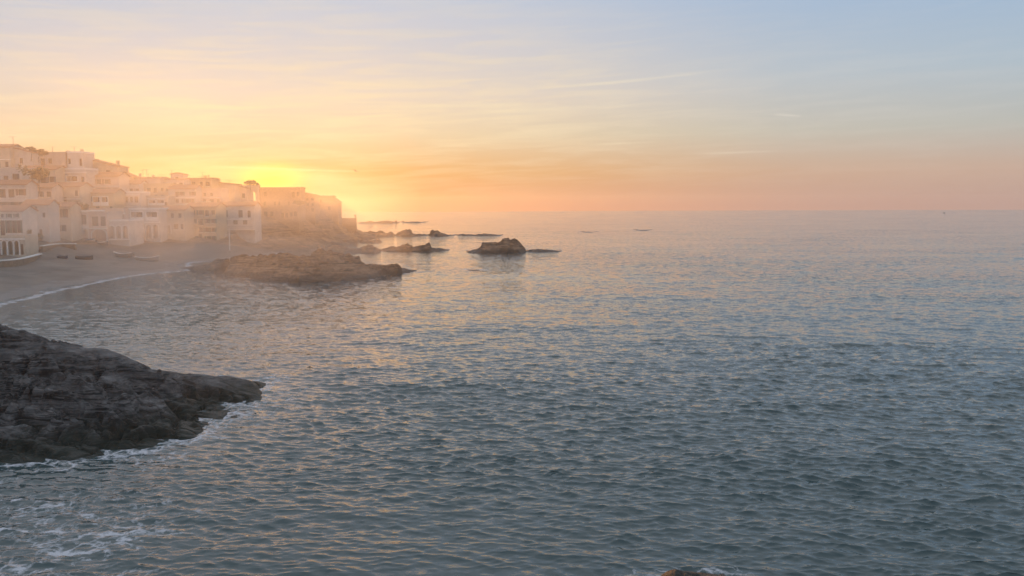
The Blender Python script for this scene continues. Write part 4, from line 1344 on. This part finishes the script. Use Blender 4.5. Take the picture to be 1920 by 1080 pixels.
# ------------------------------------------------------------------ boats
def build_boat(label, px, py, z, L, rz, hull, trim, name='rowing_boat', group='boats drawn up on the beach', tilt=.12, cuddy=False):
    p = ground(px, py, z)
    p.z = float(land_z(p.x, p.y)) + .05
    r = empty(name, p, rz)
    r.rotation_euler = (tilt, 0, rz)
    tag(r, label, 'boat', group)
    B, D = L * .17, L * .145
    ns, nc = 13, 7

    def sect(t, off=0.0):
        w = B * (math.sin(math.pi * min(1, .12 + t * .95)) ** .6 if t < .95 else .25) * (1.0 if t > .02 else .75)
        w = B * max(.04, (1 - (2 * t - .9) ** 4 * (1.0 if t > .45 else .5)) ** .8) if t < .99 else B * .04
        sh = D * (1 + .55 * (2 * t - 1) ** 2 * (1.2 if t > .5 else .6))
        pts = []
        for j in range(nc):
            a = -1 + 2 * j / (nc - 1)
            y = (w - off) * math.copysign(abs(a) ** .6, a)
            zz = sh * abs(a) ** 2.4 + off * (1 if abs(a) < .95 else 0)
            pts.append((L * (t - .5), y, zz))
        return pts
    h = MB()
    for off in (0.0, .045):
        S = [sect(i / (ns - 1), off) for i in range(ns)]
        n = len(h.v)
        for s_ in S:
            h.v += s_
        for i in range(ns - 1):
            for j in range(nc - 1):
                q = (n + i * nc + j, n + (i + 1) * nc + j, n + (i + 1) * nc + j + 1, n + i * nc + j + 1)
                h.f.append(q if off else q[::-1])
        h.f.append(tuple(n + j for j in range(nc)))
    h.tube((-L * .46, 0, -.03), (L * .47, 0, -.03), .05, .05, 5)
    h.build('hull', M[hull], r, True)
    g = MB()
    for side in (0, nc - 1):
        pr = None
        for i in range(ns):
            q = Vector(sect(i / (ns - 1))[side])
            if pr is not None:
                g.tube(pr, q, .075, None, 5)
            pr = q
    g.build('gunwale', M[trim], r)
    for t in (.25, .5, .72):
        s_ = sect(t)
        wd = abs(s_[0][1]) * .93
        zz = s_[0][2] * .66
        MB().box(L * (t - .5) - .12, L * (t - .5) + .12, -wd, wd, zz, zz + .04).build('thwart', M['wood'], r)
    if cuddy:
        MB().box(-L * .1, L * .18, -B * .6, B * .6, D * .8, D * 2.6).box(-L * .13, L * .2, -B * .68, B * .68, D * 2.603, D * 2.8).build('cabin', M['boatwhite'], r)
        MB().tube((L * .02, 0, D * 2.8), (L * .02, 0, D * 5), .06, .04, 6).build('mast', M['metal'], r)
    return r


build_boat('grey rowing boat on open sand, the pair\'s one nearer the porch house', 231, 480, 2.0, 5.0, math.radians(168), 'boatgrey', 'trim')
build_boat('grey rowing boat on open sand, the pair\'s one nearer the jagged rock', 276, 481, 2.0, 5.0, math.radians(5), 'boatgrey', 'trim', tilt=-.1)
build_boat('grey boat with a pale gunwale lying slantwise below the triple arches', 195, 464, 3.0, 4.4, math.radians(-38), 'boatgrey', 'trim')
build_boat('pale dinghy in the shade of the rounded arches', 168, 464, 3.0, 3.0, math.radians(4), 'boatwhite', 'boatblue', 'dinghy')
build_boat('dark low dinghy on open sand below the stairs', 118, 483, 2.6, 2.6, math.radians(-20), 'boatblue', 'boatdark', 'dinghy')
build_boat('dark boat resting alone on the open sand below the dinghy', 158, 484, 2.4, 3.4, math.radians(15), 'boatdark', 'boatdark', 'dinghy')
fb = build_boat('tiny fishing boat far out just under the horizon', 1770, 399.5, 0, 3.4, math.radians(8), 'boatdark', 'boatdark', 'fishing_boat', 'boats out at sea', 0, True)
fb.location.z = -.3


def build_bird():
    p = at(667, 321, 190)
    m = MB()
    m.tube((0, -.28, 0), (0, .05, .02), .03, .085, 8)
    m.tube((0, .05, .02), (0, .26, .03), .085, .045, 8)
    m.tube((0, .26, .03), (0, .37, .02), .04, .008, 6)
    for s_ in (-1, 1):
        a, b, c = Vector((s_ * .06, .05, .04)), Vector((s_ * .36, .1, .2)), Vector((s_ * .78, -.1, .12))
        for q0, q1, c0, c1 in ((a, b, .2, .17), (b, c, .17, .03)):
            m.hexa([q0 + Vector((0, c0 / 2, 0)), q1 + Vector((0, c1 / 2, 0)), q1 - Vector((0, c1 / 2, 0)), q0 - Vector((0, c0 / 2, 0))],
                   [q0 + Vector((0, c0 / 2, .02)), q1 + Vector((0, c1 / 2, .02)), q1 - Vector((0, c1 / 2, -.02)), q0 - Vector((0, c0 / 2, -.02))])
    o = m.build('seagull', M['feather'])
    o.location = p
    o.rotation_euler = (0, .35, .7)
    tag(o, 'lone dark gull flying in the sky past the headland', 'bird')


build_bird()


# ------------------------------------------------------------------ morning haze
def build_haze():
    m = bpy.data.materials.new('haze')
    m.use_nodes = True
    t = m.node_tree
    t.nodes.clear()
    v = nd(t, 'ShaderNodeVolumePrincipled')
    v.inputs['Color'].default_value = (.96, .94, .92, 1)
    v.inputs['Density'].default_value = HAZE_DENSITY
    v.inputs['Anisotropy'].default_value = HAZE_G
    out = nd(t, 'ShaderNodeOutputMaterial')
    t.links.new(v.outputs[0], out.inputs['Volume'])
    o = MB().box(-2300, 2300, -2300, 2300, -4.0, 36.0).build('haze', m)
    tag(o, 'thin sea haze lit by the low sun', None, None, 'stuff')


build_haze()


def build_glare_mist():
    """misty volume added to imitate lens glare over the bay, thin towards open water, drawn out in slanting wisps"""
    m = bpy.data.materials.new('glare_mist')
    m.use_nodes = True
    t = m.node_tree
    t.nodes.clear()
    geo = nd(t, 'ShaderNodeNewGeometry')
    sp = nd(t, 'ShaderNodeSeparateXYZ')
    t.links.new(geo.outputs['Position'], sp.inputs[0])
    x, y, z = sp.outputs
    edge = mth(t, 'DIVIDE', mth(t, 'SUBTRACT', mth(t, 'MULTIPLY', mth(t, 'ADD', x, mth(t, 'MULTIPLY', y, .10)), -1.0), 0.0), 30.0, clamp=True)
    top = mth(t, 'DIVIDE', mth(t, 'SUBTRACT', 29.0, z), 14.0, clamp=True)
    near = mth(t, 'DIVIDE', mth(t, 'SUBTRACT', y, 36.0), 26.0, clamp=True)
    far = mth(t, 'DIVIDE', mth(t, 'SUBTRACT', 336.0, y), 40.0, clamp=True)
    west = mth(t, 'DIVIDE', mth(t, 'ADD', x, 215.0), 40.0, clamp=True)
    mp = nd(t, 'ShaderNodeMapping')
    mp.inputs['Rotation'].default_value = (.0, .55, .25)
    mp.inputs['Scale'].default_value = (.030, .014, .14)
    t.links.new(geo.outputs['Position'], mp.inputs[0])
    n = nd(t, 'ShaderNodeTexNoise')
    n.inputs['Scale'].default_value = 1.0
    n.inputs['Detail'].default_value = 3
    n.inputs['Distortion'].default_value = .4
    t.links.new(mp.outputs[0], n.inputs['Vector'])
    w = nd(t, 'ShaderNodeMapRange')
    w.inputs[1].default_value, w.inputs[2].default_value = .42, .60
    w.inputs[3].default_value, w.inputs[4].default_value = .12, 2.2
    t.links.new(n.outputs['Fac'], w.inputs[0])
    d = mth(t, 'MULTIPLY', w.outputs[0], GLARE_MIST_DENSITY)
    for f in (edge, top, near, far, west):
        d = mth(t, 'MULTIPLY', d, f)
    v = nd(t, 'ShaderNodeVolumePrincipled')
    v.inputs['Color'].default_value = (.97, .95, .93, 1)
    v.inputs['Anisotropy'].default_value = .7
    t.links.new(d, v.inputs['Density'])
    out = nd(t, 'ShaderNodeOutputMaterial')
    t.links.new(v.outputs[0], out.inputs['Volume'])
    o = MB().box(-215, 2, 36, 336, -3.0, 29.0).build('glare_mist', m)  # volume added to veil the village like sun glare on the lens
    tag(o, 'misty veil added in place of lens glare over the bay and the village', None, None, 'stuff')


build_glare_mist()
